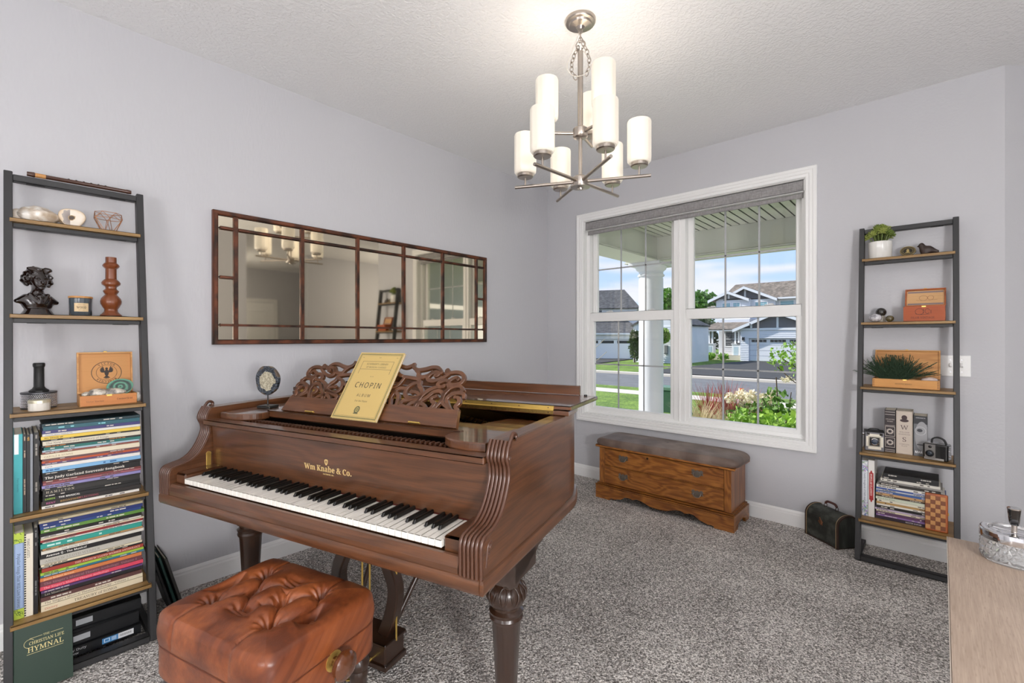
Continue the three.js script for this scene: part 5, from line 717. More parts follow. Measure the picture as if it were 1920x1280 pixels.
up([[-.1805, .0275, .322, '#cfd3dc', 'floral white and blue songbook at left end of right shelf', both((x, W, H) => { const r = rng(9); for (let k = 0; k < 60; k++) { x.fillStyle = ['#8d9bc4', '#b79ac0', '#9fb89a', '#f2f2f4'][k % 4]; const q = r() < .5 ? r() * .2 : .72 + r() * .28; x.beginPath(); x.arc(q * W, r() * H, 5 + r() * 8, 0, 7); x.fill(); } x.fillStyle = '#e3e5ea'; x.fillRect(W * .2, H * .15, W * .52, H * .7); }, T1('Family Songbook of Faith and Joy', '#3d4460', .42, 'serif', 'left', .22))], [-.151, .029, .328, '#e6e3de', 'white songbook with red title panel on right shelf', both((x, W, H) => { x.fillStyle = '#a8282a'; x.beginPath(); x.ellipse(W * .46, H * .5, W * .28, H * .36, 0, 0, 7); x.fill(); x.fillRect(W * .22, H * .16, W * .48, H * .68); }, T1('POPULAR CLASSICS', '#f0e6dc', .44, 'serif', 'left', .24, 'bold'))]], BOARD_Y[4], onR, 0, .232, .19, 'books standing on the lowest board of right shelf');
up([[-.0705, .05, .245, '#2e2426', 'dark ornate book with pale rosettes on right shelf', both((x, W, H) => { x.strokeStyle = '#d8cfc4'; x.fillStyle = '#d8cfc4'; x.lineWidth = 5; for (const q of [.5, .76]) { x.strokeRect(W * (q - .11), 12, W * .22, H - 24); for (let k = 0; k < 12; k++) { x.beginPath(); x.ellipse(W * q + Math.cos(k * .524) * 34, H / 2 + Math.sin(k * .524) * 34, 14, 6, k * .524, 0, 7); x.fill(); } } for (const q of [.04, .1, .36, .93, .97]) x.fillRect(W * q, 8, 6, H - 16); }, (x, W, H) => { x.save(); x.translate(W * .24, H / 2); x.rotate(-PI / 2); fit(x, 'COLLECTED', 0, -16, 24, '#d8cfc4', 'serif', H * .8); fit(x, 'WORKS', 0, 16, 20, '#d8cfc4', 'serif', H * .8); x.restore(); })], [-.007, .072, .246, '#c9bcae', 'wide cream book with bust portrait on right shelf', (x, W, H) => { x.save(); x.translate(0, H); x.rotate(-PI / 2); const w = H, h = W; x.fillStyle = '#3a2426'; x.beginPath(); x.ellipse(w / 2, h * .15, w * .17, h * .055, 0, 0, 7); x.fill(); x.beginPath(); x.ellipse(w / 2, h * .22, w * .26, h * .035, 0, 0, 7); x.fill(); fit(x, 'W', w / 2, h * .38, 92, '#4a3436', 'serif'); fit(x, 'WILLIAM', w / 2, h * .49, 26, '#6a5250', 'serif', w * .6); fit(x, 'SHAKESPEARE', w / 2, h * .54, 24, '#6a5250', 'serif', w * .7); fit(x, 'S', w / 2, h * .66, 96, '#4a3436', 'serif'); fit(x, 'COMPLETE', w / 2, h * .77, 22, '#6a5250', 'serif'); fit(x, 'PLAYS', w / 2, h * .81, 22, '#6a5250', 'serif'); x.strokeStyle = '#8d7a70'; x.lineWidth = 3; x.strokeRect(10, 10, w - 20, h - 20); x.restore(); }], [.062, .058, .226, '#6d6e72', 'grey photo-printed book beside black camera on right shelf', (x, W, H) => { x.save(); x.translate(0, H); x.rotate(-PI / 2); const w = H, h = W; x.fillStyle = '#2c2d31'; x.fillRect(0, 0, w, h * .2); x.fillStyle = '#9a9a9c'; x.beginPath(); x.ellipse(w * .6, h * .5, w * .5, h * .36, 0, 0, 7); x.fill(); x.fillStyle = '#3a3b40'; x.beginPath(); x.ellipse(w * .45, h * .36, w * .2, h * .04, 0, 0, 7); x.fill(); x.strokeStyle = '#d0d0d2'; x.lineWidth = 5; x.beginPath(); x.ellipse(w * .5, h * .37, w * .38, h * .1, 0, 0, 7); x.stroke(); x.fillStyle = '#4c4c50'; x.fillRect(w * .25, h * .7, w * .5, h * .03); fit(x, 'VERONICA', w / 2, h * .05, 26, '#d6d6d8', 'sans-serif', w * .8); fit(x, 'MARY', w * .45, h * .9, 56, '#f0f0f0', 'sans-serif', w * .7, 0, 'bold'); x.restore(); }]], BOARD_Y[3], onR, 0, .165, .14, 'books standing on the fourth board of right shelf');
atlasTex.needsUpdate = true;
// ---------- things on the left ladder shelf ----------
{
  const y = BOARD_Y[0] + .0005, marble = dtex(256, 256, (a, b) => mixc(hex(0xb9a48c), hex(0xf1ece4), clamp((fbm(a * 6, b * 6, 6, 6, 3, 4) - .5) * 2.6 + .62)), 5, 5);
  const stoneM = MP(0xffffff, .35, { map: marble, clearcoat: .3 });
  solo('quartz_rock', 'pale cream quartz rock at left of the top board', 'rock', uvBox(rock(.04, 1.6, .95, 1.05, 5, .22).translate(0, .034, 0)), stoneM, onL(-.125, y, .062), PI / 2);
  solo('quartz_rock', 'small white quartz rock behind the cream one on the top board', 'rock', uvBox(rock(.026, 1.15, 1.0, .8, 8, .2).translate(0, .024, 0)), MP(0xffffff, .4, { map: marble }), onL(-.178, y, .06), PI / 2);
  const g = thing('geode_half', 'polished geode half with dark hollow centre on the top board', 'geode', onL(-.02, y, .07), PI / 2);
  const slab = ext(shapeOf(Array.from({ length: 40 }, (_, k) => { const a = k / 40 * 2 * PI, r = .043 + .003 * Math.sin(a * 3); return [r * Math.cos(a), r * Math.sin(a) * .95]; })), .03, .006, 3);
  const gt = dtex(128, 128, (a, b) => { const r = Math.hypot(a - .5, b - .5) * 2 + .3 * (fbm(a * 5, b * 5, 99, 99, 3, 3) - .5); return r < .2 ? hex(0x4a3a2c) : r < .26 ? hex(0xb89a6a) : a < .42 && r < .75 ? mixc(hex(0x8d8480), hex(0xb8ada4), clamp((r - .3) * 2)) : mixc(hex(0xf3e9da), hex(0xd8b488), clamp((r - .6) * 1.8)); });
  { const p = slab.attributes.position, u = slab.attributes.uv; for (let i = 0; i < p.count; i++) u.setXY(i, p.getX(i) / .092 + .5, p.getY(i) / .092 + .5); }
  part(g, 'slab', slab.translate(0, .041, -.01), MP(0xffffff, .2, { map: gt, clearcoat: .7 })); part(g, 'rind', rock(.038, 1.05, 1, .9, 12, .12).translate(-.004, .041, -.018), M(0xc7b294, .7));
  const w = thing('wire_bowl', 'copper wire geometric bowl on the top board', 'bowl', onL(.1, y, .065), PI / 2), wp = [], rod2 = (a, b) => wp.push(rod(a, b, .0011, 6)), n = 6, P = (k, r, h, o = 0) => [Math.cos((k + o) / n * 2 * PI) * r, h, Math.sin((k + o) / n * 2 * PI) * r * .8];
  for (let k = 0; k < n; k++) { rod2(P(k, .024, .001), P(k + 1, .024, .001)); rod2(P(k, .024, .001), P(k, .054, .062, .5)); rod2(P(k, .024, .001), P(k, .054, .062, -.5)); rod2(P(k, .054, .062, .5), P(k + 1, .054, .062, .5)); rod2(P(k, .054, .062, .5), P(k, .046, .088)); rod2(P(k, .046, .088), P(k + 1, .046, .088)); rod2(P(k, .046, .088), P(k, .054, .062, -.5)); }
  part(w, 'wire_cage', merge(wp), M(0xc98f66, .3, { metalness: .9 }));
  const fl = thing('wooden_flute', 'carved brown wooden flute lying on top of left ladder shelf', 'flute', onL(.01, 1.9445, .07), PI / 2), fm = MP(0x4a2c1e, .4, { clearcoat: .4 });
  part(fl, 'body', clathe([[.001, -.17], [.008, -.17], [.01, -.155], [.0085, -.15], [.0085, .14], [.011, .145], [.009, .165], [.001, .165]], 20).rotateZ(PI / 2).translate(0, .0105, 0), fm); part(fl, 'mouthpiece', cyl(.0092, .0092, .05, 0, 0, 0).rotateZ(PI / 2).translate(-.135, .0105, 0), mt.cedar); for (let k = 0; k < 6; k++) part(fl, 'finger_hole', cyl(.0032, .0032, .002, -.04 + k * .024, .0193, .002, 12), mt.black);
}
{ // composer bust, glossy glaze
  const f = (x, y, z) => {   // metres, base of the bust at y = -.1, facing +z
    let d = ell(x, y, z, 0, .05, .002, .03, .037, .033);                                     // skull
    d = smin(d, ell(x, y, z, 0, .027, .018, .022, .026, .02), .012);                        // jaw
    d = smin(d, cap(x, y, z, [0, .045, .036], [0, .03, .042], .0035, .006), .006);          // nose
    d = smin(d, cap(x, y, z, [-.016, .051, .03], [.016, .051, .03], .004, .004), .006);     // brow
    d = smin(d, cap(x, y, z, [-.008, .018, .036], [.008, .018, .036], .0028, .0028), .004); // lips
    d = smin(d, ell(x, y, z, 0, .007, .03, .009, .007, .008), .006);                        // chin
    for (const s of [-1, 1]) d = Math.max(d, -ell(x, y, z, s * .012, .044, .036, .0065, .0042, .006)); // eye sockets
    let hr = ell(x, y, z, 0, .06, -.009, .039, .036, .036);                                  // mass of wavy hair
    for (const s of [-1, 1]) { hr = smin(hr, ell(x, y, z, s * .035, .045, -.004, .013, .024, .02), .01); hr = smin(hr, ell(x, y, z, s * .02, .083, .014, .016, .011, .014), .008); }
    hr += .0032 * Math.sin(x * 190 + y * 60) * Math.sin(y * 210 + z * 70 + 1) + .0016 * Math.sin(x * 90 - z * 260); d = smin(d, hr, .004);
    d = smin(d, cap(x, y, z, [0, -.02, -.004], [0, .02, 0], .021, .017), .012);             // neck
    let b = ell(x, y, z, 0, -.052, -.004, .05, .04, .028);                                   // chest
    for (const s of [-1, 1]) b = smin(b, cap(x, y, z, [s * .035, -.035, -.004], [s * .062, -.046, -.006], .017, .008), .012);
    b = Math.max(b, -.088 - y); d = smin(d, b, .012);
    for (const s of [-1, 1]) d = smin(d, cap(x, y, z, [s * .028, -.018, .01], [s * .006, -.055, .026], .007, .006), .005); // coat lapels
    d = smin(d, ell(x, y, z, 0, -.026, .02, .014, .01, .012), .004); d = smin(d, ell(x, y, z, 0, -.045, .026, .007, .018, .006), .004); // neckcloth
    const q = Math.max(Math.hypot(x / 1.25, z) - (.03 + .012 * clamp((-.075 - y) * 40)), Math.abs(y + .087) - .013); return smin(d, q, .006);
  };
  solo('composer_bust', 'glossy dark brown ceramic bust of a wavy-haired man', 'bust', sdfMesh(f, .104, 84).translate(0, .1, 0).rotateY(.35), MP(0x1d0f0b, .08, { clearcoat: 1, clearcoatRoughness: .03 }), onL(-.125, BOARD_Y[1] + .0005, .11), PI / 2);
  const c = thing('jar_candle', 'grey glass jar candle with cream label and wooden lid', 'candle', onL(.004, BOARD_Y[1] + .0005, .11), PI / 2);
  part(c, 'glass_jar', clathe([[.001, 0], [.034, 0], [.037, .004], [.0385, .074], [.0365, .076], [.001, .076]], 36), MP(0x4a545c, .08, { clearcoat: 1 })); part(c, 'wooden_lid', clathe([[.001, .076], [.0395, .076], [.04, .08], [.0385, .084], [.001, .084]], 36), mt.cedar);
  const lt = canvas(256, 128, (x, w, h) => { x.fillStyle = '#dcc39a'; x.fillRect(0, 0, w, h); fit(x, 'WOOD', 128, 66, 50, '#4a3526', 'serif', 180, 0, 'bold'); fit(x, 'SCENTED CANDLE', 128, 26, 16, '#6a523c', 'serif'); fit(x, 'amber & cedar', 128, 104, 15, '#6a523c', 'serif'); });
  part(c, 'label', new THREE.CylinderGeometry(.0387, .0384, .036, 24, 1, true, -.62, 1.24).translate(0, .036, 0), M(0xffffff, .6, { map: lt, side: THREE.DoubleSide }));
  const k = thing('candlestick', 'turned reddish-brown wooden candlestick', 'candlestick', onL(.104, BOARD_Y[1] + .0035, .11), PI / 2);
  part(k, 'turned_body', clathe([[.001, 0], [.037, 0], [.038, .004], [.03, .012], [.024, .02], [.023, .03], [.03, .042], [.036, .055], [.037, .066], [.034, .078], [.025, .09], [.02, .096], [.026, .106], [.028, .112], [.019, .122], [.02, .13], [.032, .14], [.0335, .148], [.029, .156], [.02, .165], [.0195, .21], [.028, .219], [.03, .225], [.026, .232], [.0195, .238], [.0195, .262], [.012, .262], [.012, .25], [.001, .25]], 40), MP(0x7a3f1c, .35, { clearcoat: .5, clearcoatRoughness: .2 }));
  solo('coaster', 'thin dark round coaster under the candlestick', 'coaster', clathe([[.001, 0], [.052, 0], [.052, .003], [.001, .003]], 36), mt.black, onL(.108, BOARD_Y[1] + .0003, .11), PI / 2);
}
{
  const y = BOARD_Y[2] + .0005, o = thing('cabasa', 'black-handled percussion cylinder wrapped in steel beads', 'instrument', onL(-.122, y, .125), PI / 2);
  part(o, 'drum', clathe([[.001, 0], [.052, 0], [.053, .003], [.05, .006], [.05, .058], [.054, .061], [.054, .066], [.001, .066]], 40), M(0x55565a, .4, { metalness: .6 }));
  part(o, 'handle', clathe([[.03, .066], [.03, .072], [.02, .08], [.016, .088], [.0155, .165], [.018, .17], [.0185, .18], [.016, .184], [.001, .184]], 28), mt.black);
  const bead = new THREE.SphereGeometry(.0027, 6, 4), pos = []; const bl = []; for (let r = 0; r < 10; r++) for (let k = 0; k < 58; k++) { const a = (k + r % 2 * .5) / 58 * 2 * PI; bl.push(bead.clone().translate(Math.cos(a) * .0515, .0085 + r * .0054, Math.sin(a) * .0515)); }
  const bm = part(o, 'steel_beads', merge(bl), mt.chrome); bm.userData.kind = 'stuff';
  const t = thing('tin_candle', 'small white round tin before the beaded cylinder', 'tin', onL(-.124, y, .212), PI / 2); part(t, 'tin', clathe([[.001, 0], [.031, 0], [.032, .002], [.032, .03], [.001, .03]], 36), M(0xe7e3da, .4)); part(t, 'lid', clathe([[.033, .03], [.033, .04], [.031, .042], [.001, .042]], 36), M(0xd9d2b8, .3, { metalness: .4 })); 
}
function cigarBox(name, label, pos, ry, w, h, d, lidH, m, lidPrint, frontPrint, lidTilt, group, th = .006) {   // open box, lid standing up behind
  const o = thing(name, label, 'box', pos, ry, group);
  part(o, 'bottom', uvBox(span(-w / 2, w / 2, 0, th, -d / 2, d / 2, .001)), m);
  part(o, 'front_panel', uvBox(span(-w / 2, w / 2, th, h, d / 2 - th, d / 2, .001)), m); part(o, 'back_panel', uvBox(span(-w / 2, w / 2, th, h, -d / 2, -d / 2 + th, .001)), m);
  for (const s of [-1, 1]) part(o, 'side_panel', uvBox(span(s * (w / 2 - th), s * w / 2, th, h, -d / 2 + th, d / 2 - th, .001), 'z'), m);
  const lid = new THREE.Group(); lid.name = 'lid'; lid.position.set(0, h, -d / 2 + .002); lid.rotation.x = lidTilt; o.add(lid);
  part(lid, 'lid_panel', uvBox(span(-w / 2, w / 2, 0, lidH, -th, 0, .001)), m); part(lid, 'lid_rim', uvBox(ring(-w / 2 + th, w / 2 - th, th, lidH - th, [[0, 0], [0, .012], [th, .012], [th, 0]])), m);
  if (lidPrint) part(lid, 'lid_print', plane(w - 2 * th - .002, lidH - 2 * th - .002, 0, lidH / 2, .0006), M(0xffffff, .55, { map: lidPrint }));
  if (frontPrint) part(o, 'front_print', plane(w - .004, h - .004, 0, h / 2, d / 2 + .0005), M(0xffffff, .5, { map: frontPrint }));
  part(o, 'clasp', at(cbox(.018, .008, .002, .0008), 0, h - .003, d / 2 + .0012), mt.brass); part(lid, 'catch', at(cbox(.012, .006, .006, .001), 0, lidH + .002, .006), mt.brass);
  return o;
}
const wash = (x, w, h, a, b, seed) => { const r = rng(seed); x.fillStyle = a; x.fillRect(0, 0, w, h); x.globalAlpha = .25; for (let k = 0; k < 90; k++) { x.fillStyle = r() > .5 ? b : a; x.fillRect(r() * w * .6 - 20, r() * h, w * (.3 + r() * .6), 1 + r() * 3); } x.globalAlpha = 1; };
{
  const y = BOARD_Y[2] + .0005;
  const emblem = canvas(512, 512, (x, w, h) => { wash(x, w, h, '#c98f52', '#a8713a', 3); const k = '#2c1e14'; x.strokeStyle = k; x.lineWidth = 7; x.beginPath(); x.ellipse(270, 260, 150, 150, 0, 0, 7); x.stroke(); x.lineWidth = 4; x.beginPath(); x.arc(270, 260, 104, 0, 7); x.stroke(); const arc = (s, r0, a0, a1) => { [...s].forEach((ch, i) => { const a = mix(a0, a1, i / (s.length - 1)); x.save(); x.translate(270 + Math.cos(a) * r0, 260 + Math.sin(a) * r0); x.rotate(a + PI / 2); fit(x, ch, 0, 0, 34, k, 'serif', 99, 0, 'bold'); x.restore(); }); }; arc('VICTOR', 127, -2.2, -.94); arc('SINCLAIR', 127, 2.35, .8);
    x.fillStyle = k; x.beginPath(); x.ellipse(270, 262, 22, 46, 0, 0, 7); x.fill(); for (const s of [-1, 1]) for (let i = 0; i < 7; i++) { x.save(); x.translate(270 + s * 16, 245); x.rotate(s * (.25 + i * .22)); x.beginPath(); x.ellipse(s * 8, -34 + i * 4, 7, 44 - i * 2, 0, 0, 7); x.fill(); x.restore(); } x.beginPath(); x.ellipse(270, 206, 14, 16, 0, 0, 7); x.fill(); for (let i = -2; i <= 2; i++) { x.save(); x.translate(270, 300); x.rotate(i * .35); x.fillRect(-5, 0, 10, 46); x.restore(); } });
  const front = canvas(512, 112, (x, w, h) => { wash(x, w, h, '#c67f42', '#a5642e', 6); fit(x, 'Victor Sinclair', 130, 64, 28, '#5a3016', 'serif', 160); fit(x, 'Connecticut', 400, 52, 30, '#5a3016', 'serif', 150, 0, 'bold'); });
  cigarBox('cigar_box', 'open wooden cigar box with round eagle stamp inside its lid', onL(.085, y, .17), PI / 2, .186, .045, .11, .178, mt.cedar, emblem, front, -.12);
  const sh = MP(0xffffff, .3, { map: dtex(128, 128, (a, b) => mixc(hex(0x6f6a66), hex(0xe4dccd), clamp((fbm(a * 7, b * 5, 7, 5, 8, 4) - .5) * 2.6 + .55)), 9, 9), clearcoat: .5 });
  [[.05, .185, .026, 1.5, .75, 1, 21, 'grey and white banded shell in the eagle-stamped cigar box'], [.1, .19, .027, 1.6, .7, 1, 22, 'pale glossy shell at centre of the eagle-stamped cigar box'], [.015, .19, .014, 1.3, .8, 1, 23, 'small brown shell at left of the eagle-stamped cigar box'], [.075, .172, .022, 1.5, .8, .9, 24, 'tall white shell at the back of the eagle-stamped cigar box']].forEach(([x, z, r, a, b, c, s, l]) => solo('seashell', l, 'shell', uvBox(rock(r, a, b, c, s, .16).translate(0, r * b, 0)), sh, onL(x, y + .0065 + (r > .02 ? .024 : .03), z), PI / 2 + s, 'shells in the cigar box'));
  const ga = dtex(128, 128, (a, b) => { const r = Math.hypot(a - .5, b - .5) * 2 + .2 * (fbm(a * 4, b * 4, 99, 99, 3, 3) - .5); return mixc(hex(0x14322a), hex(0x5a9c80), .5 + .5 * Math.sin(r * 16)); });
  const gg = ext(shapeOf(Array.from({ length: 40 }, (_, k) => { const a = k / 40 * 2 * PI; return [.046 * Math.cos(a) * (1 + .04 * Math.sin(3 * a)), .037 * Math.sin(a)]; })), .007, .001); { const p = gg.attributes.position, u = gg.attributes.uv; for (let i = 0; i < p.count; i++) u.setXY(i, p.getX(i) / .096 + .5, p.getY(i) / .08 + .5); }
  const gs = solo('green_agate', 'banded green agate slice leaning in the eagle-stamped cigar box', 'agate', gg.rotateX(-.35).rotateZ(.15).translate(0, .036, 0), MP(0xffffff, .15, { map: ga, clearcoat: 1 }), onL(.13, y + .031, .15), PI / 2);
  solo('white_crystal', 'white crystal chunk beside the eagle-stamped cigar box', 'rock', rock(.02, .55, 1.1, .8, 31, .3, 2).translate(0, .02, 0), M(0xe9e4da, .4), onL(.19, y, .16), PI / 2);
}
// ---------- things on the right ladder shelf ----------
{
  const y = BOARD_Y[0] + .0005, o = thing('succulent_plant', 'green succulent in a white round pot', 'plant', onR(-.122, y, .07), 0);
  part(o, 'pot', clathe([[.001, 0], [.054, 0], [.057, .004], [.0585, .098], [.056, .1], [.053, .097], [.052, .085], [.001, .085]], 40), MP(0xe9e7e2, .2, { clearcoat: .6 })); part(o, 'soil', clathe([[.052, .086], [.03, .09], [.001, .091]], 24), M(0x3d2f24, 1));
  const lg = sph(.0075, 0, 0, 0, 8, 6).scale(.62, 2.0, .42).translate(0, .013, 0), r = rng(5), ms = [leafM(0x84943e, .1), leafM(0x6c8034, .1), leafM(0x9aa552, .1)];
  for (let k = 0; k < 19; k++) { const a = k * 2.4, R = .056 * Math.sqrt((k + .3) / 19), yy = .168 - R * R * 16 + r() * .016, l = []; for (let j = 0; j < 19; j++) l.push(lg.clone().rotateX(.2 + (j / 19) * 1.25).rotateY(j * 2.4)); part(o, 'rosette', merge(l).scale(1.1, 1.15, 1.1).rotateX(Math.sin(a) * R * 14).rotateZ(-Math.cos(a) * R * 14).translate(Math.cos(a) * R, yy, Math.sin(a) * R * .8), ms[k % 3]); part(o, 'stem', rod([Math.cos(a) * R * .5, .086, Math.sin(a) * R * .5], [Math.cos(a) * R, yy + .004, Math.sin(a) * R * .8], .003, 6), M(0x6b7a40, .8)); }
  const md = thing('round_medallion', 'oval dark and gold medallion on the top board of right shelf', 'medallion', onR(.005, y, .06), 0), mtx = canvas(256, 200, (x, w, h) => { x.fillStyle = '#2a261f'; x.fillRect(0, 0, w, h); x.strokeStyle = '#b59f66'; x.lineWidth = 7; x.beginPath(); x.ellipse(128, 100, 116, 88, 0, 0, 7); x.stroke(); x.lineWidth = 4; x.beginPath(); x.ellipse(128, 100, 78, 56, 0, 0, 7); x.stroke(); for (let k = 0; k < 26; k++) { const a = k / 26 * 2 * PI; x.fillStyle = '#b59f66'; x.fillRect(128 + Math.cos(a) * 98 - 4, 100 + Math.sin(a) * 72 - 4, 9, 7); } x.beginPath(); x.ellipse(128, 96, 22, 34, 0, 0, 7); x.fill(); x.fillRect(92, 124, 72, 14); });
  { const g = ext(shapeOf(Array.from({ length: 48 }, (_, k) => { const a = k / 48 * 2 * PI; return [.036 * Math.cos(a), .029 * Math.sin(a)]; })), .01, .002), p = g.attributes.position, u = g.attributes.uv; for (let i = 0; i < p.count; i++) u.setXY(i, p.getX(i) / .074 + .5, p.getY(i) / .06 + .5); part(md, 'disc', g.rotateX(-.2).translate(0, .0295, 0), M(0xffffff, .35, { map: mtx, metalness: .4 })); part(md, 'easel_foot', cbox(.02, .03, .014, .002, 0, .015, -.012), mt.black); }
  const bf = (x, yy, z) => { let d = ell(x, yy, z, 0, -.004, 0, .03, .02, .017); d = smin(d, ell(x, yy, z, -.021, .018, 0, .014, .013, .012), .012); d = smin(d, cap(x, yy, z, [-.033, .017, 0], [-.042, .015, 0], .004, .001), .004); d = smin(d, cap(x, yy, z, [.02, -.004, 0], [.058, -.016, 0], .012, .006), .014); return smin(d, ell(x, yy, z, -.004, -.02, 0, .016, .006, .012), .008); };
  solo('bird_figurine', 'dark brown carved bird figurine', 'figurine', sdfMesh(bf, .066, 44).translate(.0, .0255, 0).scale(.92, 1.25, 1), MP(0x33231d, .5, { clearcoat: .2 }), onR(.084, y, .065), 0);
}
{
  const y = BOARD_Y[1] + .0005, ms = dtex(128, 128, (a, b) => mixc(hex(0x8c8a90), hex(0xdcdade), clamp((fbm(a * 5, b * 5, 5, 5, 9, 4) - .5) * 3 + .5)), 12, 12);
  solo('marbled_stone', 'rounded grey-white marbled stone on right shelf', 'stone', uvBox(rock(.029, 1.15, .85, 1, 41, .05).translate(0, .0255, 0)), MP(0xffffff, .2, { map: ms, clearcoat: .8 }), onR(-.142, y, .11));
  const db = thing('dark_sphere', 'dark polished stone sphere on a small stand behind the marbled stone', 'sphere', onR(-.118, y, .065)); part(db, 'stand', clathe([[.001, 0], [.022, 0], [.022, .032], [.017, .038], [.001, .034]], 24), M(0xb9b4a8, .4)); part(db, 'sphere', sph(.027, 0, .06, 0, 28, 20), MP(0x2e2b26, .1, { clearcoat: 1 }));
  solo('bronze_ball', 'small bronze-green stone ball on right shelf', 'ball', sph(.019, 0, .019, 0, 28, 20).scale(1.06, 1, 1), MP(0x5a5034, .2, { clearcoat: .8 }), onR(-.074, y, .12));
  const fr = canvas(512, 220, (x, w, h) => { wash(x, w, h, '#a84e1e', '#8a3a12', 8); x.strokeStyle = '#3a1608'; x.lineWidth = 5; x.beginPath(); x.ellipse(200, 80, 52, 46, 0, 0, 7); x.stroke(); x.beginPath(); x.moveTo(150, 110); x.bezierCurveTo(200, 140, 260, 120, 330, 118); x.stroke(); x.beginPath(); x.ellipse(300, 74, 30, 36, 0, .6, 6); x.stroke(); x.beginPath(); x.moveTo(252, 36); x.lineTo(252, 110); x.moveTo(345, 60); x.lineTo(345, 112); x.stroke(); fit(x, 'OLOR VINTAGE', 240, 172, 40, '#3a1608', 'serif', 300); });
  const li = canvas(512, 320, (x, w, h) => { wash(x, w, h, '#d8ab78', '#b98a58', 9); x.fillStyle = '#8b7a78'; x.fillRect(12, 16, w - 24, 36); x.fillRect(12, h - 52, w - 24, 36); x.strokeStyle = '#8a5a3a'; x.lineWidth = 4; x.beginPath(); x.ellipse(230, 160, 56, 52, 0, 0, 7); x.stroke(); x.beginPath(); x.ellipse(330, 158, 40, 46, 0, 0, 7); x.stroke(); x.beginPath(); x.moveTo(130, 200); x.bezierCurveTo(220, 230, 330, 200, 420, 200); x.stroke(); });
  cigarBox('cigar_box', 'open reddish cigar box with script lettering on right shelf', onR(.078, y, .105), -.04, .176, .085, .105, .106, mt.cigar, li, fr, -.28);
}
{
  const y = BOARD_Y[2] + .0005, fr = canvas(512, 110, (x, w, h) => { wash(x, w, h, '#cf9450', '#b0763a', 12); fit(x, 'MONTECRISTO', 245, 60, 22, '#4a2c14', 'serif', 130); x.fillStyle = '#7a4a22'; for (let k = 0; k < 6; k++) { x.fillRect(2, 6 + k * 17, 12, 8); x.fillRect(w - 14, 6 + k * 17, 12, 8); } });
  cigarBox('cigar_box', 'open pale cigar box holding the rosemary plant', onR(-.003, y, .125), -.03, .292, .05, .12, .165, mt.cedar, null, fr, -.22);
  const r = rng(3), l = []; for (let k = 0; k < 420; k++) { const a = r() * 2 * PI, e = .25 + r() * 1.25, L = .085 + r() * .065, d = [Math.cos(a) * Math.cos(e) * 1.25, Math.sin(e), Math.sin(a) * Math.cos(e) * .6], b = [(r() - .5) * .13, .012, (r() - .5) * .05]; const pos = [];
    const tip = [0, 1, 2].map(m => b[m] + d[m] * L); l.push(rod(b, tip, .0011, 4)); for (let j = 0; j < 12; j++) { const t = .3 + .7 * j / 12, q = [0, 1, 2].map(m => mix(b[m], tip[m], t)), n = V3(r() - .5, r() * .7, r() - .5).normalize().multiplyScalar(.013), s = V3(r() - .5, r() - .5, r() - .5).normalize().multiplyScalar(.0013); pos.push(q[0] - s.x, q[1] - s.y, q[2] - s.z, q[0] + s.x, q[1] + s.y, q[2] + s.z, q[0] + n.x, q[1] + n.y, q[2] + n.z); } l.push(tri(pos)); }
  const o = thing('rosemary_plant', 'bushy dark green rosemary in the pale cigar box', 'plant', onR(-.055, y + .0065, .132)); part(o, 'sprigs', merge(l).translate(0, .03, 0), leafM(0x2f4a30, .15)); part(o, 'root_ball', rock(.035, 1.9, .45, 1.1, 51, .2).translate(0, .018, 0), M(0x3a2f25, 1));
  const c = solo('rose_quartz', 'pale pink rock at right end of the pale cigar box', 'rock', rock(.02, 1.9, .9, 1.1, 53, .25).translate(0, .02, 0), MP(0xdcc7bf, .4, { clearcoat: .3 }), onR(.1, y + .0265, .135));
}
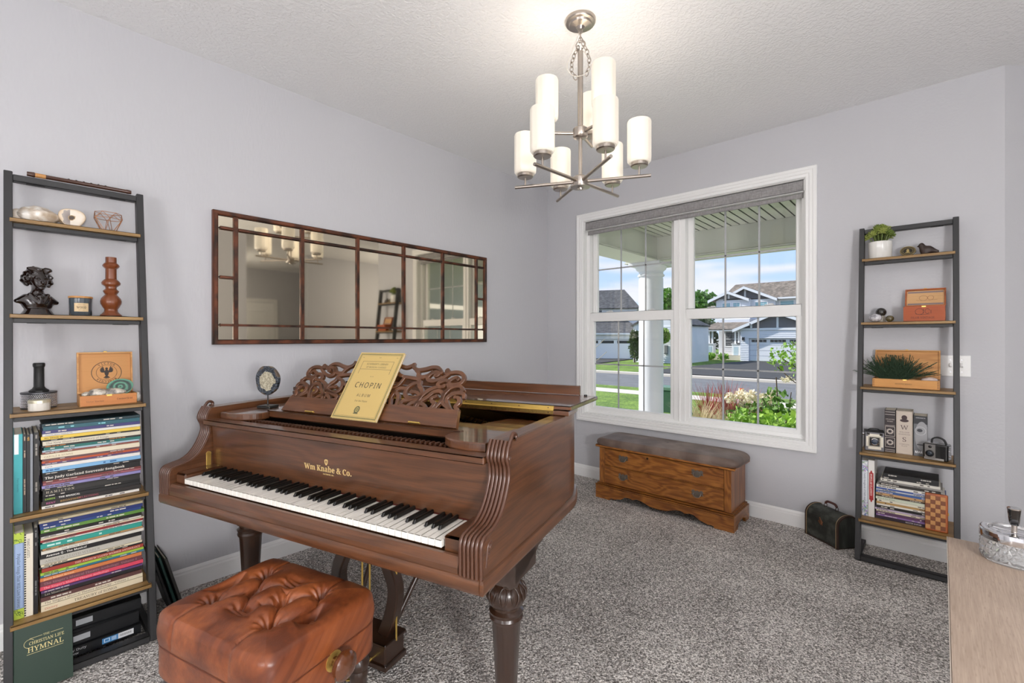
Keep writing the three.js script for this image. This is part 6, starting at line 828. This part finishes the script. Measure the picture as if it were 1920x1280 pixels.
{
  const y = BOARD_Y[3] + .0005, o = thing('box_camera', 'boxy black vintage camera with silver art-deco front', 'camera', onR(-.142, y, .165), .12);
  const leatherette = M(0x1b1b1d, .6, { bumpMap: T.leatherB, bumpScale: .001 });
  part(o, 'body', rbox(.092, .112, .1, .003, 0, .056, -.03), leatherette);
  part(o, 'front_plate', cbox(.088, .108, .004, .001, 0, .056, .022), M(0x77767a, .3, { metalness: .9 })); part(o, 'plate_ornament', merge([cbox(.06, .09, .002, .001, 0, .056, .025), cbox(.08, .06, .002, .001, 0, .056, .025)]), M(0xc9c3b4, .35, { metalness: .8 })); part(o, 'dark_panel', cbox(.046, .05, .002, .001, 0, .056, .0268), mt.black);
  const ln = part(o, 'lens', clathe([[.001, 0], [.02, 0], [.021, .004], [.017, .007], [.014, .004], [.001, .003]], 32).rotateX(PI / 2).translate(0, .056, .0275), mt.chrome); part(ln, 'lens_glass', sph(.014, 0, 0, 0, 24, 16).scale(1, 1, .25).translate(0, .056, .0315), MP(0x2c3a4c, .05, { clearcoat: 1 }));
  for (const s of [-1, 1]) part(o, 'viewfinder', cbox(.014, .014, .002, .001, s * .03, .1, .0255), mt.blackGloss); part(o, 'strap', tube([[-.03, .112, -.03], [-.02, .122, -.03], [.02, .122, -.03], [.03, .112, -.03]], .003, 20, 6), mt.black); part(o, 'winding_knob', cyl(.008, .008, .01, 0, 0, 0).rotateZ(PI / 2).translate(-.05, .09, -.03), mt.chrome);
  const p = thing('bakelite_camera', 'black bakelite camera with curved strap handle', 'camera', onR(.128, y, .212), -.22), bk = MP(0x161616, .25, { clearcoat: .6 });
  part(p, 'body', rbox(.105, .09, .075, .01, 0, .045, -.01), bk); part(p, 'silver_front', cbox(.044, .078, .003, .001, -.02, .048, .0285), M(0xa7a5a2, .3, { metalness: .9 })); part(p, 'top_plate', cbox(.05, .004, .05, .001, -.02, .0915, -.01), mt.chrome);
  const l2 = part(p, 'lens', clathe([[.001, 0], [.018, 0], [.018, .008], [.014, .011], [.012, .006], [.001, .005]], 32).rotateX(PI / 2).translate(-.02, .038, .03), mt.black); part(l2, 'lens_glass', sph(.012, 0, 0, 0, 24, 16).scale(1, 1, .3).translate(-.02, .038, .037), MP(0x1e2833, .05, { clearcoat: 1 })); part(p, 'viewfinder', sph(.008, 0, 0, 0, 16, 10).scale(1, .9, .4).translate(-.02, .073, .03), mt.blackGloss);
  part(p, 'name_plate', cbox(.082, .012, .003, .001, -.004, .01, .0285), M(0xc4c2be, .3, { metalness: .8 })); part(p, 'handle', ext(strokeShape([[-.03, .088], [-.026, .112], [-.005, .122], [.02, .112], [.03, .09]], () => .007, 24), .018, .001).translate(.008, 0, -.02), mt.black); for (const yy of [.03, .055, .075]) part(p, 'side_button', cyl(.005, .005, .006, 0, 0, 0, 14).rotateZ(PI / 2).translate(.054, yy, -.005), mt.chrome);
}
{
  const o = thing('chess_box', 'folding wooden chessboard box leaning on the book stack', 'chess set', onR(.128, BOARD_Y[4] + .0005, .262), .0), g = new THREE.Group(); g.name = 'box'; g.rotation.x = -.1; o.add(g);
  part(g, 'box_body', uvBox(rbox(.092, .198, .03, .006, 0, .1, -.016), 'y'), MP(0xffffff, .35, { map: T.cigar, clearcoat: .4 }));
  const sq = cbox(.0198, .0218, .0016, .0004), A = M(0xffffff, .4, { map: T.cedar }), B = M(0x7a3f16, .4); for (let i = 0; i < 4; i++) for (let j = 0; j < 8; j++) part(g, 'square', sq, (i + j) % 2 ? B : A).position.set(-.034 + i * .02 , .0225 + j * .022, -.0005);
  part(g, 'clasp', cbox(.004, .014, .01, .001, .0475, .1, -.016), mt.brass);
}
renderer.render(scene, camera);
